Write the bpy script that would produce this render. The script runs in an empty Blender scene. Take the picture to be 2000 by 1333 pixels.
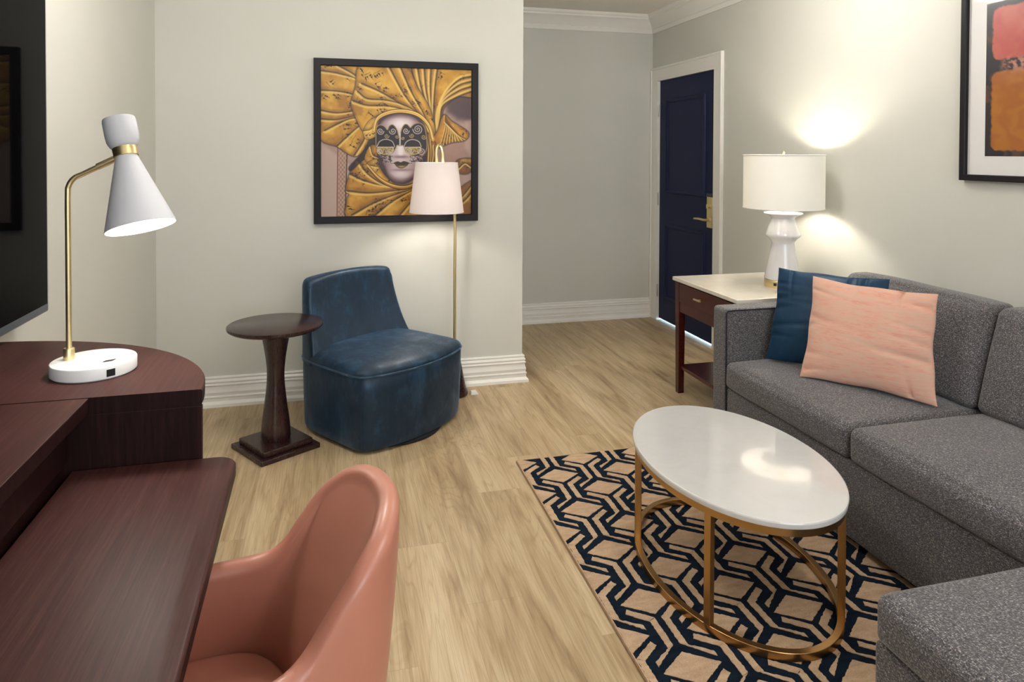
import bpy, bmesh, math, random
import numpy as np
from mathutils import Matrix, Vector
random.seed(7)
RNG = np.random.default_rng(7)
S = bpy.context.scene
COL = S.collection
PI = math.pi

# ---------------------------------------------------------------- camera
F_PX, H = 1350.0, 1.42
YAW, PITCH, ROLL = math.radians(14.5), math.radians(-1.0), math.radians(0.2)
fw = Vector((math.sin(YAW) * math.cos(PITCH), math.cos(YAW) * math.cos(PITCH), math.sin(PITCH)))
r0 = Vector((math.cos(YAW), -math.sin(YAW), 0))
u0 = r0.cross(fw)
rt = r0 * math.cos(ROLL) + u0 * math.sin(ROLL)
up = rt.cross(fw)
cd = bpy.data.cameras.new('camera')
cam = bpy.data.objects.new('camera', cd)
COL.objects.link(cam)
cam.matrix_world = Matrix(((rt.x, up.x, -fw.x, 0), (rt.y, up.y, -fw.y, 0), (rt.z, up.z, -fw.z, H), (0, 0, 0, 1)))
cd.sensor_width = 36
cd.lens = F_PX / 2000 * 36
cd.shift_y = -(666.5 - 322) / 2000
cd.clip_start = 0.02
S.camera = cam

# ---------------------------------------------------------------- exposure, world, assumed daylight
S.view_settings.view_transform = 'Standard'
S.view_settings.look = 'None'
S.view_settings.gamma = 1
S.view_settings.use_curve_mapping = False
S.view_settings.exposure = 0.2
W = bpy.data.worlds.new('world')
S.world = W
W.use_nodes = True
W.node_tree.nodes['Background'].inputs[0].default_value = (0.75, 0.85, 1, 1)
W.node_tree.nodes['Background'].inputs[1].default_value = 0.6

XL, XR, XC = -0.937, 2.68, 1.137          # left wall, right wall, outer corner
YB, YR, YN = 4.13, 5.505, -2.2             # back wall, recess wall, wall behind the camera
ZC = 2.6


def add_light(name, kind, loc, energy, color=(1, 1, 1), rot=(0, 0, 0), **kw):
    l = bpy.data.lights.new(name, kind)
    l.energy = energy
    l.color = color
    for k, v in kw.items():
        setattr(l, k, v)
    o = bpy.data.objects.new(name, l)
    o.location = loc
    o.rotation_euler = rot
    COL.objects.link(o)
    return o


# area light added as daylight from an assumed, unseen window behind the camera
add_light('assumed_window_daylight', 'AREA', (0.95, YN - 0.12, 1.55), 52, (0.90, 0.95, 1.0), (PI / 2, 0, 0),
          shape='RECTANGLE', size=2.5, size_y=1.7)
# assumed, unseen hallway light behind the entrance door, for the blue glow under it
add_light('assumed_hallway_light', 'AREA', (3.35, 4.75, 0.35), 170, (0.36, 0.62, 1.0), (0, PI / 2, 0),
          shape='RECTANGLE', size=0.5, size_y=1.4)


# three unseen opal ceiling lamps, added for overhead light: (x, y, emission of the bowl); built further down
CEIL = [(-0.15, 2.3, 44.0), (1.25, 0.2, 50.0), (1.92, 2.95, 26.0)]  # the last lamp is added only to brighten the entrance recess


# ---------------------------------------------------------------- object helpers
def origin(o):
    v = Vector((0, 0, 0))
    while o is not None:
        v = v + o.location
        o = o.parent
    return v


def tag(o, label=None, cat=None, group=None, kind=None):
    if label: o['label'] = label
    if cat: o['category'] = cat
    if group: o['group'] = group
    if kind: o['kind'] = kind
    return o


def thing(name, loc, label, cat, group=None):
    o = bpy.data.objects.new(name, None)
    o.empty_display_size = 0.1
    o.location = loc
    COL.objects.link(o)
    return tag(o, label, cat, group)


def mesh(name, verts, faces, mat, parent=None, smooth=True, loc=None, midx=None, sharp=40):
    """verts in world coordinates; the object sits at its parent's origin (or at loc)."""
    me = bpy.data.meshes.new(name)
    off = origin(parent) if parent else Vector(loc if loc else (0, 0, 0))
    V = [(v[0] - off.x, v[1] - off.y, v[2] - off.z) for v in verts]
    me.from_pydata(V, [], faces)
    mats = mat if isinstance(mat, (list, tuple)) else [mat]
    for m in mats:
        me.materials.append(m)
    if midx is not None:
        me.polygons.foreach_set('material_index', midx)
    bm = bmesh.new()
    bm.from_mesh(me)
    bmesh.ops.recalc_face_normals(bm, faces=bm.faces)
    bm.to_mesh(me)
    bm.free()
    if smooth:
        me.polygons.foreach_set('use_smooth', [True] * len(me.polygons))
        me.set_sharp_from_angle(angle=math.radians(sharp))
    me.update()
    o = bpy.data.objects.new(name, me)
    COL.objects.link(o)
    if parent:
        o.parent = parent
    else:
        o.location = off
    return o


def join(*parts):
    V, Fc, n = [], [], 0
    for v, f in parts:
        V += [tuple(p) for p in v]
        Fc += [tuple(i + n for i in q) for q in f]
        n += len(v)
    return V, Fc


def box_g(lo, hi):
    x0, y0, z0 = lo
    x1, y1, z1 = hi
    v = [(x0, y0, z0), (x1, y0, z0), (x1, y1, z0), (x0, y1, z0), (x0, y0, z1), (x1, y0, z1), (x1, y1, z1), (x0, y1, z1)]
    return v, [(0, 3, 2, 1), (4, 5, 6, 7), (0, 1, 5, 4), (1, 2, 6, 5), (2, 3, 7, 6), (3, 0, 4, 7)]


def bevel(o, w=0.003, seg=2):
    m = o.modifiers.new('bevel', 'BEVEL')
    m.width = w
    m.segments = seg
    m.limit_method = 'ANGLE'
    m.angle_limit = math.radians(40)
    return o


def box(name, lo, hi, mat, parent=None, bw=0.003, loc=None):
    o = mesh(name, *box_g(lo, hi), mat, parent, smooth=True, loc=loc, sharp=30)
    return bevel(o, bw) if bw else o


def loft_g(rings, cap0=True, cap1=True, closed=True):
    n = len(rings[0])
    V = [tuple(p) for r in rings for p in r]
    Fc = []
    for i in range(len(rings) - 1):
        for j in range(n if closed else n - 1):
            k = (j + 1) % n
            Fc.append((i * n + j, i * n + k, (i + 1) * n + k, (i + 1) * n + j))
    if cap0: Fc.append(tuple(range(n))[::-1])
    if cap1: Fc.append(tuple((len(rings) - 1) * n + j for j in range(n)))
    return V, Fc


def lathe_g(prof, c=(0, 0, 0), axis=None, n=48, cap=True):
    """prof: (radius, height) pairs along axis (unit vector, default z)."""
    a = Vector(axis).normalized() if axis else Vector((0, 0, 1))
    e1 = a.orthogonal().normalized() if axis else Vector((1, 0, 0))
    e2 = a.cross(e1)
    c = Vector(c)
    rings = [[c + a * h + (e1 * math.cos(t) + e2 * math.sin(t)) * r
              for t in [2 * PI * k / n for k in range(n)]] for r, h in prof]
    return loft_g(rings, cap, cap)


def tube_g(path, r, n=12, cap=True, closed=False):
    P = [Vector(p) for p in path]
    rings = []
    prev = None
    m = len(P)
    for i, p in enumerate(P):
        a = P[(i - 1) % m] if (i > 0 or closed) else P[i]
        b = P[(i + 1) % m] if (i < m - 1 or closed) else P[i]
        t = (b - a).normalized()
        if prev is None:
            e = t.orthogonal().normalized()
        else:
            e = (prev - t * prev.dot(t)).normalized()
        prev = e
        f = t.cross(e)
        rr = r[i] if isinstance(r, (list, tuple)) else r
        rings.append([p + (e * math.cos(2 * PI * k / n) + f * math.sin(2 * PI * k / n)) * rr for k in range(n)])
    if closed:
        rings.append(rings[0])
        return loft_g(rings, False, False)
    return loft_g(rings, cap, cap)


def catmull(pts, k=8, closed=False):
    P = [np.array(p, float) for p in pts]
    n = len(P)
    out = []
    rng = range(n) if closed else range(n - 1)
    for i in rng:
        p0 = P[(i - 1) % n] if (closed or i > 0) else 2 * P[0] - P[1]
        p1, p2 = P[i], P[(i + 1) % n]
        p3 = P[(i + 2) % n] if (closed or i < n - 2) else 2 * P[-1] - P[-2]
        for j in range(k):
            t = j / k
            out.append(0.5 * ((2 * p1) + (-p0 + p2) * t + (2 * p0 - 5 * p1 + 4 * p2 - p3) * t * t + (-p0 + 3 * p1 - 3 * p2 + p3) * t ** 3))
    if not closed: out.append(P[-1])
    return out


def softbox_g(lo, hi, r, puff=(0, 0, 0), n=14, noise=0.0, seed=0, fn=None):
    """rounded box; puff swells each pair of faces; fn(x,y,z) deforms."""
    lo, hi = np.array(lo, float), np.array(hi, float)
    c, h = (lo + hi) / 2, (hi - lo) / 2
    r = min(r, h.min() * 0.98)
    ax = []
    for k in range(3):
        inner = np.linspace(-(h[k] - r), h[k] - r, n + 1)
        a = np.tan(np.linspace(0, PI / 4, 5)[1:])
        ax.append(np.concatenate([-(h[k] - r) - r * a[::-1], inner, (h[k] - r) + r * a]))
    idx, V, Fc = {}, [], []
    rs = np.random.default_rng(seed)
    ph = rs.uniform(0, 6.28, (6, 3))
    fr = rs.uniform(4, 16, (6, 3))

    def vid(p):
        key = tuple(np.round(p, 6))
        if key in idx: return idx[key]
        q = np.array(p)
        cl = np.clip(q, -(h - r), h - r)
        d = q - cl
        L = np.linalg.norm(d)
        w = cl + d / L * r if L > 1e-9 else q
        s = q / h
        for k in range(3):
            if puff[k]:
                i, j = [m for m in range(3) if m != k]
                w[k] += puff[k] * math.copysign(1, s[k]) * min(1, abs(s[k])) ** 2 * max(0, 1 - s[i] ** 2) ** 0.7 * max(0, 1 - s[j] ** 2) ** 0.7
        w = w + c
        if noise:
            m = sum(math.sin(fr[a] @ w + ph[a, 0]) for a in range(6)) / 6
            w = w + d / (L + 1e-9) * m * noise
        if fn: w = np.array(fn(*w))
        V.append(tuple(w))
        idx[key] = len(V) - 1
        return idx[key]

    for k in range(3):
        i, j = [m for m in range(3) if m != k]
        for sgn in (-1, 1):
            for a in range(len(ax[i]) - 1):
                for b in range(len(ax[j]) - 1):
                    q = []
                    for (aa, bb) in ((a, b), (a + 1, b), (a + 1, b + 1), (a, b + 1)):
                        p = [0, 0, 0]
                        p[k] = sgn * h[k]
                        p[i] = ax[i][aa]
                        p[j] = ax[j][bb]
                        q.append(vid(p))
                    if len(set(q)) == 4: Fc.append(tuple(q))
    return V, Fc


def round_poly(pts, n=160, win=9):
    """resample a closed polygon evenly and round its corners"""
    P = np.array(pts + [pts[0]], float)
    d = np.r_[0, np.cumsum(np.linalg.norm(np.diff(P, axis=0), axis=1))]
    t = np.linspace(0, d[-1], n, endpoint=False)
    Q = np.stack([np.interp(t, d, P[:, k]) for k in range(2)], 1)
    for _ in range(2):
        Q = sum(np.roll(Q, s, 0) for s in range(-(win // 2), win // 2 + 1)) / (2 * (win // 2) + 1)
    return Q


# ---------------------------------------------------------------- materials
def mat(name, color=(0.8, 0.8, 0.8), rough=0.5, metal=0.0, **kw):
    m = bpy.data.materials.new(name)
    m.use_nodes = True
    b = m.node_tree.nodes['Principled BSDF']
    b.inputs['Base Color'].default_value = (*color, 1)
    b.inputs['Roughness'].default_value = rough
    b.inputs['Metallic'].default_value = metal
    for k, v in kw.items():
        b.inputs[k.replace('_', ' ')].default_value = v
    return m


class NT:
    """small node-graph writer"""

    def __init__(self, m):
        self.t = m.node_tree
        self.b = self.t.nodes['Principled BSDF']

    def n(self, kind, **kw):
        x = self.t.nodes.new(kind)
        for k, v in kw.items():
            if k.startswith('i_'):
                x.inputs[k[2:].replace('_', ' ')].default_value = v
            else:
                setattr(x, k, v)
        return x

    def l(self, a, b):
        self.t.links.new(a, b)

    def coord(self, scale=(1, 1, 1), rot=(0, 0, 0)):
        g = self.n('ShaderNodeNewGeometry')
        mp = self.n('ShaderNodeMapping')
        mp.inputs['Scale'].default_value = scale
        mp.inputs['Rotation'].default_value = rot
        self.l(g.outputs['Position'], mp.inputs['Vector'])
        return mp.outputs[0]

    def noise(self, vec, scale, detail=3, rough=0.5, dist=0.0):
        x = self.n('ShaderNodeTexNoise')
        x.inputs['Scale'].default_value = scale
        x.inputs['Detail'].default_value = detail
        x.inputs['Roughness'].default_value = rough
        x.inputs['Distortion'].default_value = dist
        if vec is not None: self.l(vec, x.inputs['Vector'])
        return x.outputs['Fac']

    def ramp(self, fac, stops, interp='LINEAR'):
        x = self.n('ShaderNodeValToRGB')
        cr = x.color_ramp
        cr.interpolation = interp
        while len(cr.elements) < len(stops): cr.elements.new(0.5)
        for e, (p, c) in zip(cr.elements, stops):
            e.position = p
            e.color = (*c, 1) if len(c) == 3 else c
        self.l(fac, x.inputs[0])
        return x.outputs[0]

    def mix(self, f, a, b, blend='MIX'):
        x = self.n('ShaderNodeMix', data_type='RGBA', blend_type=blend)
        for s, v in ((x.inputs['Factor'], f), (x.inputs['A'], a), (x.inputs['B'], b)):
            pass
        ins = [x.inputs[0], x.inputs[6], x.inputs[7]]
        for s, v in zip(ins, (f, a, b)):
            if hasattr(v, 'is_linked'):
                self.l(v, s)
            elif isinstance(v, (int, float)):
                s.default_value = v
            else:
                s.default_value = (*v, 1)
        return x.outputs[2]

    def math(self, op, a, b=0.0, c=None):
        x = self.n('ShaderNodeMath', operation=op)
        for s, v in zip(x.inputs, (a, b, c)):
            if v is None: continue
            if hasattr(v, 'is_linked'):
                self.l(v, s)
            else:
                s.default_value = v
        return x.outputs[0]

    def bump(self, h, strength=0.2, dist=0.002):
        x = self.n('ShaderNodeBump')
        x.inputs['Strength'].default_value = strength
        x.inputs['Distance'].default_value = dist
        self.l(h, x.inputs['Height'])
        self.l(x.outputs[0], self.b.inputs['Normal'])

    def color(self, c):
        self.l(c, self.b.inputs['Base Color'])

    def rough(self, c):
        self.l(c, self.b.inputs['Roughness'])


def paint(name, col, rough=0.75, weave=True):
    m = mat(name, col, rough)
    g = NT(m)
    v = g.coord()
    big = g.noise(v, 1.7, 2)
    fine = g.noise(g.coord((60, 60, 900)), 1, 2)
    fine2 = g.noise(g.coord((900, 900, 60)), 1, 2)
    f = g.math('ADD', fine, fine2)
    c = g.ramp(big, [(0.3, tuple(k * 0.975 for k in col)), (0.7, tuple(min(1, k * 1.02) for k in col))])
    g.color(c)
    if weave: g.bump(f, 0.12, 0.0006)
    return m


def wood(name, dark, mid, light, grain=(2.2, 60, 60), rough=0.35, coat=0.0, rot=(0, 0, 0), spec=0.5):
    m = mat(name, mid, rough, **{'Coat_Weight': coat, 'Coat_Roughness': 0.15, 'Specular_IOR_Level': spec})
    g = NT(m)
    v = g.coord(grain, rot)
    a = g.noise(v, 1.5, 5, 0.65, 0.3)
    b = g.noise(g.coord(tuple(k * 5 for k in grain), rot), 1.0, 3, 0.6)
    f = g.math('ADD', g.math('MULTIPLY', a, 0.65), g.math('MULTIPLY', b, 0.35))
    g.color(g.ramp(f, [(0.32, dark), (0.5, mid), (0.68, light)]))
    g.rough(g.math('ADD', rough - 0.06, g.math('MULTIPLY', b, 0.12)))
    g.bump(b, 0.06, 0.0005)
    return m


def tweed(name):
    m = mat(name, (0.1, 0.1, 0.11), 0.95, **{'Sheen_Weight': 0.25, 'Sheen_Roughness': 0.5})
    g = NT(m)
    a = g.noise(g.coord((1, 0.33, 1), (0.3, 0.2, 0.9)), 430, 2, 0.7)
    b = g.noise(g.coord((0.4, 1, 1), (0.1, 0.5, 0.4)), 350, 2, 0.7)
    big = g.noise(g.coord(), 14, 3)
    f = g.math('ADD', g.math('MULTIPLY', a, 0.5), g.math('MULTIPLY', b, 0.5))
    c1 = g.ramp(f, [(0.37, (0.010, 0.011, 0.018)), (0.47, (0.055, 0.055, 0.066)), (0.55, (0.125, 0.119, 0.123)), (0.63, (0.42, 0.39, 0.375))])
    c2 = g.ramp(big, [(0.3, (0.92, 0.88, 0.86)), (0.7, (1, 1, 1.0))])
    g.color(g.mix(1.0, c1, c2, 'MULTIPLY'))
    g.bump(f, 0.5, 0.0022)
    return m


def velvet(name, col, light, nap=7.0, sheen=1.0, rough=0.5, spec=0.35):
    m = mat(name, col, rough, **{'Sheen_Weight': sheen, 'Sheen_Roughness': 0.35, 'Sheen_Tint': (0.30, 0.58, 1.0, 1), 'Specular_IOR_Level': spec, 'Specular_Tint': (0.62, 0.8, 1.0, 1)})
    g = NT(m)
    a = g.noise(g.coord((1, 1, 0.6), (0.2, 0.1, 0.5)), nap, 5, 0.62, 0.4)
    b = g.noise(g.coord((1, 1, 0.25)), 60, 4, 0.7)
    f = g.math('ADD', g.math('MULTIPLY', a, 0.75), g.math('MULTIPLY', b, 0.25))
    g.color(g.ramp(f, [(0.35, tuple(k * 0.6 for k in col)), (0.52, col), (0.68, light)]))
    g.rough(g.ramp(f, [(0.38, (0.62,) * 3), (0.62, (0.34,) * 3)]))
    g.bump(f, 0.25, 0.004)
    return m


def brass(name='brushed_brass', col=(0.62, 0.42, 0.17), rough=0.3):
    m = mat(name, col, rough, 1.0)
    g = NT(m)
    a = g.noise(g.coord((30, 30, 30)), 1, 2)
    g.rough(g.math('ADD', rough - 0.03, g.math('MULTIPLY', a, 0.06)))
    return m


def shade(name, col, trans=0.5, glow=0.0):
    m = bpy.data.materials.new(name)
    m.use_nodes = True
    t = m.node_tree
    t.nodes.clear()
    out = t.nodes.new('ShaderNodeOutputMaterial')
    d = t.nodes.new('ShaderNodeBsdfDiffuse')
    d.inputs[0].default_value = (*col, 1)
    tr = t.nodes.new('ShaderNodeBsdfTranslucent')
    tr.inputs[0].default_value = (*col, 1)
    mx = t.nodes.new('ShaderNodeMixShader')
    mx.inputs[0].default_value = trans
    t.links.new(d.outputs[0], mx.inputs[1])
    t.links.new(tr.outputs[0], mx.inputs[2])
    t.links.new(mx.outputs[0], out.inputs[0])
    return m


M = {}
M['wall'] = paint('wall_paint', (0.60, 0.60, 0.55))
M['ceiling'] = paint('ceiling_paint', (0.84, 0.80, 0.74), 0.9, False)
M['trim'] = mat('trim_paint', (0.80, 0.785, 0.74), 0.35)
M['mahogany'] = wood('mahogany', (0.015, 0.005, 0.005), (0.024, 0.0075, 0.0075), (0.036, 0.012, 0.011), (60, 60, 3.0), 0.28, 0.2)
M['desktop'] = wood('desktop_veneer', (0.030, 0.0105, 0.010), (0.050, 0.0185, 0.0165), (0.076, 0.032, 0.028), (85, 2.6, 60), 0.42, 0.0, spec=0.1)
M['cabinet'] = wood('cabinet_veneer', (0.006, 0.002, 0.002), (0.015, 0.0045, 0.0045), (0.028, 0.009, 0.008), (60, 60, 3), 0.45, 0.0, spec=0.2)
M['endwood'] = wood('end_table_wood', (0.030, 0.004, 0.003), (0.062, 0.009, 0.007), (0.10, 0.018, 0.013), (60, 4, 60), 0.25, 0.25)
M['tweed'] = tweed('grey_tweed')
M['velvet'] = velvet('navy_velvet', (0.004, 0.015, 0.034), (0.020, 0.058, 0.110), nap=9.0, sheen=0.35, rough=0.42, spec=0.6)
M['velvet_piping'] = velvet('navy_velvet_piping', (0.03, 0.06, 0.09), (0.08, 0.12, 0.16), 20)
M['blue_cushion'] = velvet('blue_cushion_velvet', (0.005, 0.028, 0.066), (0.009, 0.042, 0.09), 3.0, 0.3, 0.6)
M['brass'] = brass()
M['satin_brass'] = brass('satin_brass', (0.76, 0.62, 0.34), 0.38)
M['bronze'] = brass('bronzed_brass', (0.47, 0.29, 0.12), 0.3)
M['white_lacquer'] = mat('white_lacquer', (0.82, 0.82, 0.82), 0.35)
M['matte_white'] = mat('matte_white_metal', (0.60, 0.61, 0.65), 0.6, Specular_IOR_Level=0.3)
M['shade_inner'] = mat('shade_inner_white', (0.95, 0.95, 0.93), 0.5)
M['ceramic'] = mat('white_ceramic', (0.70, 0.69, 0.71), 0.12, Coat_Weight=0.5)
M['shade_warm'] = shade('drum_shade_linen', (0.88, 0.87, 0.83), 0.17)
M['shade_pink'] = shade('floor_shade_linen', (0.84, 0.77, 0.75), 0.11)
M['black_plastic'] = mat('black_plastic', (0.012, 0.012, 0.014), 0.35)
M['tv_glass'] = mat('tv_screen', (0.0012, 0.0012, 0.0016), 0.03, IOR=1.09)
M['tv_bezel'] = mat('tv_bezel', (0.24, 0.27, 0.33), 0.3, 0.9)
M['frame_black'] = mat('frame_black', (0.008, 0.007, 0.009), 0.5, Specular_IOR_Level=0.25)
M['door'] = mat('door_navy_paint', (0.006, 0.011, 0.050), 0.55, Specular_IOR_Level=0.25)
M['dark'] = mat('dark_underside', (0.006, 0.006, 0.007), 0.8)
M['metal_grey'] = mat('hinge_metal', (0.55, 0.53, 0.5), 0.4, 0.7)
M['mat_board'] = mat('white_mat_board', (0.72, 0.71, 0.70), 0.6, Coat_Weight=0.6, Coat_Roughness=0.04)
M['seam'] = mat('seam_thread', (0.012, 0.012, 0.02), 0.9)


def mk_quartz(name, base, dark):
    m = mat(name, base, 0.10, **{'Coat_Weight': 0.5, 'Coat_Roughness': 0.03})
    g = NT(m)
    a = g.noise(g.coord(), 9, 6, 0.6, 1.2)
    g.color(g.ramp(a, [(0.35, dark), (0.55, base), (1.0, base)]))
    return m


M['quartz'] = mk_quartz('white_quartz', (0.60, 0.60, 0.595), (0.58, 0.577, 0.57))
M['quartz_cream'] = mk_quartz('cream_quartz', (0.80, 0.76, 0.66), (0.76, 0.71, 0.61))


def mk_coral():
    m = mat('coral_leather', (0.42, 0.155, 0.105), 0.38, **{'Coat_Weight': 0.1, 'Coat_Roughness': 0.3, 'Specular_IOR_Level': 0.6})
    g = NT(m)
    a = g.noise(g.coord(), 420, 3, 0.6)
    b = g.noise(g.coord(), 5, 2)
    g.color(g.ramp(b, [(0.3, (0.44, 0.175, 0.120)), (0.7, (0.48, 0.20, 0.140))]))
    g.bump(a, 0.15, 0.0006)
    return m


M['coral'] = mk_coral()


def mk_pink():
    m = mat('pink_woven_fabric', (0.7, 0.36, 0.26), 0.9, Sheen_Weight=0.2)
    g = NT(m)
    a = g.noise(g.coord((30, 30, 260), (0, 0, 0)), 1, 4, 0.7, 0.2)
    b = g.noise(g.coord((8, 8, 60)), 1, 4, 0.6, 0.4)
    w = g.noise(g.coord((420, 420, 700)), 1, 1)
    f = g.math('ADD', g.math('MULTIPLY', a, 0.5), g.math('MULTIPLY', b, 0.5))
    g.color(g.ramp(f, [(0.36, (0.60, 0.27, 0.20)), (0.46, (0.63, 0.345, 0.26)), (0.55, (0.61, 0.38, 0.29)), (0.68, (0.54, 0.41, 0.32))]))
    g.bump(g.math('ADD', w, a), 0.3, 0.001)
    return m


M['pink'] = mk_pink()


def mk_floor():
    m = mat('oak_plank_floor', (0.5, 0.36, 0.2), 0.42)
    g = NT(m)
    geo = g.n('ShaderNodeNewGeometry')
    sx = g.n('ShaderNodeSeparateXYZ')
    g.l(geo.outputs['Position'], sx.inputs[0])
    PW, PL = 0.18, 1.22
    row = g.math('FLOOR', g.math('DIVIDE', g.math('ADD', sx.outputs[0], 10.035), PW))
    fx = g.math('FRACT', g.math('DIVIDE', g.math('ADD', sx.outputs[0], 10.035), PW))
    wn = g.n('ShaderNodeTexWhiteNoise', noise_dimensions='1D')
    g.l(row, wn.inputs['W'])
    yo = g.math('ADD', g.math('ADD', sx.outputs[1], 20.0), g.math('MULTIPLY', wn.outputs[0], PL))
    q = g.math('DIVIDE', yo, PL)
    fy = g.math('FRACT', q)
    cell = g.math('ADD', g.math('MULTIPLY', row, 37.0), g.math('FLOOR', q))
    wc = g.n('ShaderNodeTexWhiteNoise', noise_dimensions='1D')
    g.l(cell, wc.inputs['W'])
    # coordinates shifted for each plank
    cb = g.n('ShaderNodeCombineXYZ')
    g.l(sx.outputs[0], cb.inputs[0])
    g.l(sx.outputs[1], cb.inputs[1])

    g.l(g.math('MULTIPLY', wc.outputs[0], 60.0), cb.inputs[2])

    def mp(s):
        x = g.n('ShaderNodeMapping')
        x.inputs['Scale'].default_value = s
        g.l(cb.outputs[0], x.inputs['Vector'])
        return x.outputs[0]

    broad = g.noise(mp((7, 0.9, 1)), 1.6, 4, 0.55, 0.6)
    rings = g.math('ABSOLUTE', g.math('SINE', g.math('MULTIPLY', g.noise(mp((6.5, 0.5, 1)), 1.0, 2, 0.5, 0.6), 70.0)))
    fibre = g.noise(mp((300, 4.5, 1)), 1.0, 3, 0.7)
    knots = g.noise(mp((6, 2.2, 1)), 1.4, 3, 0.6, 1.2)
    base = g.ramp(broad, [(0.30, (0.30, 0.21, 0.115)), (0.45, (0.45, 0.345, 0.21)), (0.6, (0.54, 0.435, 0.28)), (0.76, (0.58, 0.485, 0.335))])
    med = g.noise(mp((40, 1.1, 1)), 1.0, 3, 0.6, 0.5)
    base = g.mix(0.8, base, g.ramp(med, [(0.32, (0.78, 0.74, 0.67)), (0.5, (1, 1, 1)), (0.7, (1.06, 1.06, 1.06))]), 'MULTIPLY')
    rg = g.ramp(rings, [(0.0, (0.72, 0.65, 0.56)), (0.5, (1, 1, 1))])
    c = g.mix(0.5, base, rg, 'MULTIPLY')
    fb = g.ramp(fibre, [(0.35, (0.80, 0.77, 0.73)), (0.6, (1.05, 1.04, 1.03))])
    c = g.mix(0.85, c, fb, 'MULTIPLY')
    kn = g.ramp(knots, [(0.66, (1, 1, 1)), (0.78, (0.55, 0.42, 0.3))])
    c = g.mix(0.6, c, kn, 'MULTIPLY')
    pt = g.ramp(wc.outputs[0], [(0.0, (0.90, 0.87, 0.82)), (0.5, (1.0, 0.99, 0.97)), (1.0, (1.07, 1.06, 1.05))])
    c = g.mix(1.0, c, pt, 'MULTIPLY')
    ex = g.math('LESS_THAN', g.math('MINIMUM', fx, g.math('SUBTRACT', 1.0, fx)), 0.006)
    ey = g.math('LESS_THAN', g.math('MINIMUM', fy, g.math('SUBTRACT', 1.0, fy)), 0.0012)
    e = g.math('MAXIMUM', ex, ey)
    c = g.mix(g.math('MULTIPLY', e, 0.22), c, (0.22, 0.15, 0.09))
    g.color(c)
    g.rough(g.math('ADD', 0.36, g.math('MULTIPLY', fibre, 0.16)))
    g.bump(g.math('SUBTRACT', fibre, g.math('MULTIPLY', e, 2.0)), 0.1, 0.0008)
    return m


M['floor'] = mk_floor()


def pile(name, c0, c1):
    m = mat(name, c0, 0.95, Specular_IOR_Level=0.1)
    g = NT(m)
    a = g.noise(g.coord(), 380, 3, 0.7)
    b = g.noise(g.coord((1, 3, 1)), 16, 3)
    f = g.math('ADD', g.math('MULTIPLY', a, 0.6), g.math('MULTIPLY', b, 0.4))
    g.color(g.ramp(f, [(0.36, c0), (0.64, c1)]))
    g.bump(a, 0.8, 0.003)
    return m


M['rug_tan'] = pile('rug_tan_pile', (0.42, 0.285, 0.18), (0.64, 0.465, 0.315))
M['rug_navy'] = pile('rug_navy_pile', (0.002, 0.005, 0.012), (0.010, 0.020, 0.036))
M['rug_edge'] = pile('rug_edge_binding', (0.30, 0.185, 0.12), (0.42, 0.28, 0.19))


def vcol_mat(name, rough=0.35, coat=0.15):
    m = mat(name, (1, 1, 1), rough, Coat_Weight=coat, Coat_Roughness=0.06)
    g = NT(m)
    a = g.n('ShaderNodeVertexColor', layer_name='print')
    g.color(a.outputs[0])
    return m


M['print'] = vcol_mat('printed_canvas', 0.5, 0.0)
M['print_glazed'] = vcol_mat('print_under_glass', 0.4, 0.6)

# ---------------------------------------------------------------- room shell
def struct(name, lo, hi, m, parent=None):
    o = box(name, lo, hi, m, parent, bw=0)
    if parent is None: o['kind'] = 'structure'
    return o


T = 0.12
struct('floor', (XL - T, YN - T, -0.1), (XR + 1.5, YR + T, 0), M['floor'])
struct('ceiling', (XL - T, YN - T, ZC), (XR + T, YR + T, ZC + 0.1), M['ceiling'])
struct('wall_left', (XL - T, YN - T, 0), (XL, YB, ZC), M['wall'])
struct('wall_back', (XL - T, YB, 0), (XC, YR + T, ZC), M['wall'])
struct('wall_recess', (XC, YR, 0), (XR + T, YR + T, ZC), M['wall'])
DY0, DY1, DZ = 4.472, 5.402, 2.05
o = mesh('wall_right', *join(box_g((XR, YN - T, 0), (XR + T, DY0, ZC)), box_g((XR, DY1, 0), (XR + T, YR, ZC)),
                             box_g((XR, DY0, DZ), (XR + T, DY1, ZC))), M['wall'], smooth=False)
o['kind'] = 'structure'
WX0, WX1, WZ0, WZ1 = -0.35, 2.25, 0.65, 2.4  # opening for the assumed window, out of view
o = mesh('wall_front', *join(box_g((XL, YN - T, 0), (WX0, YN, ZC)), box_g((WX1, YN - T, 0), (XR, YN, ZC)),
                             box_g((WX0, YN - T, 0), (WX1, YN, WZ0)), box_g((WX0, YN - T, WZ1), (WX1, YN, ZC))), M['wall'], smooth=False)
o['kind'] = 'structure'
wf = []
for x in (WX0, (WX0 + WX1) / 2 - 0.025, WX1 - 0.05):
    wf.append(box_g((x, YN - 0.07, WZ0), (x + 0.05, YN - 0.02, WZ1)))
for z in (WZ0, WZ1 - 0.05):
    wf.append(box_g((WX0, YN - 0.07, z), (WX1, YN - 0.02, z + 0.05)))
o = mesh('assumed_window_1', *join(*wf), M['trim'], smooth=False)  # frame of the assumed window, added unseen behind the camera
o['kind'] = 'structure'
# hallway shell behind the door
o = mesh('wall_hallway', *join(box_g((4.05, 3.9, 0), (4.15, 5.6, 2.4)), box_g((XR + T, 3.8, 0), (4.15, 3.9, 2.4)),
                               box_g((XR + T, 5.6, 0), (4.15, 5.7, 2.4)), box_g((XR + T, 3.8, 2.4), (4.15, 5.7, 2.5))), M['wall'], smooth=False)
o['kind'] = 'structure'
struct('floor_hallway', (XR + T, 3.8, -0.1), (4.15, 5.7, -0.001), M['floor'])


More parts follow.
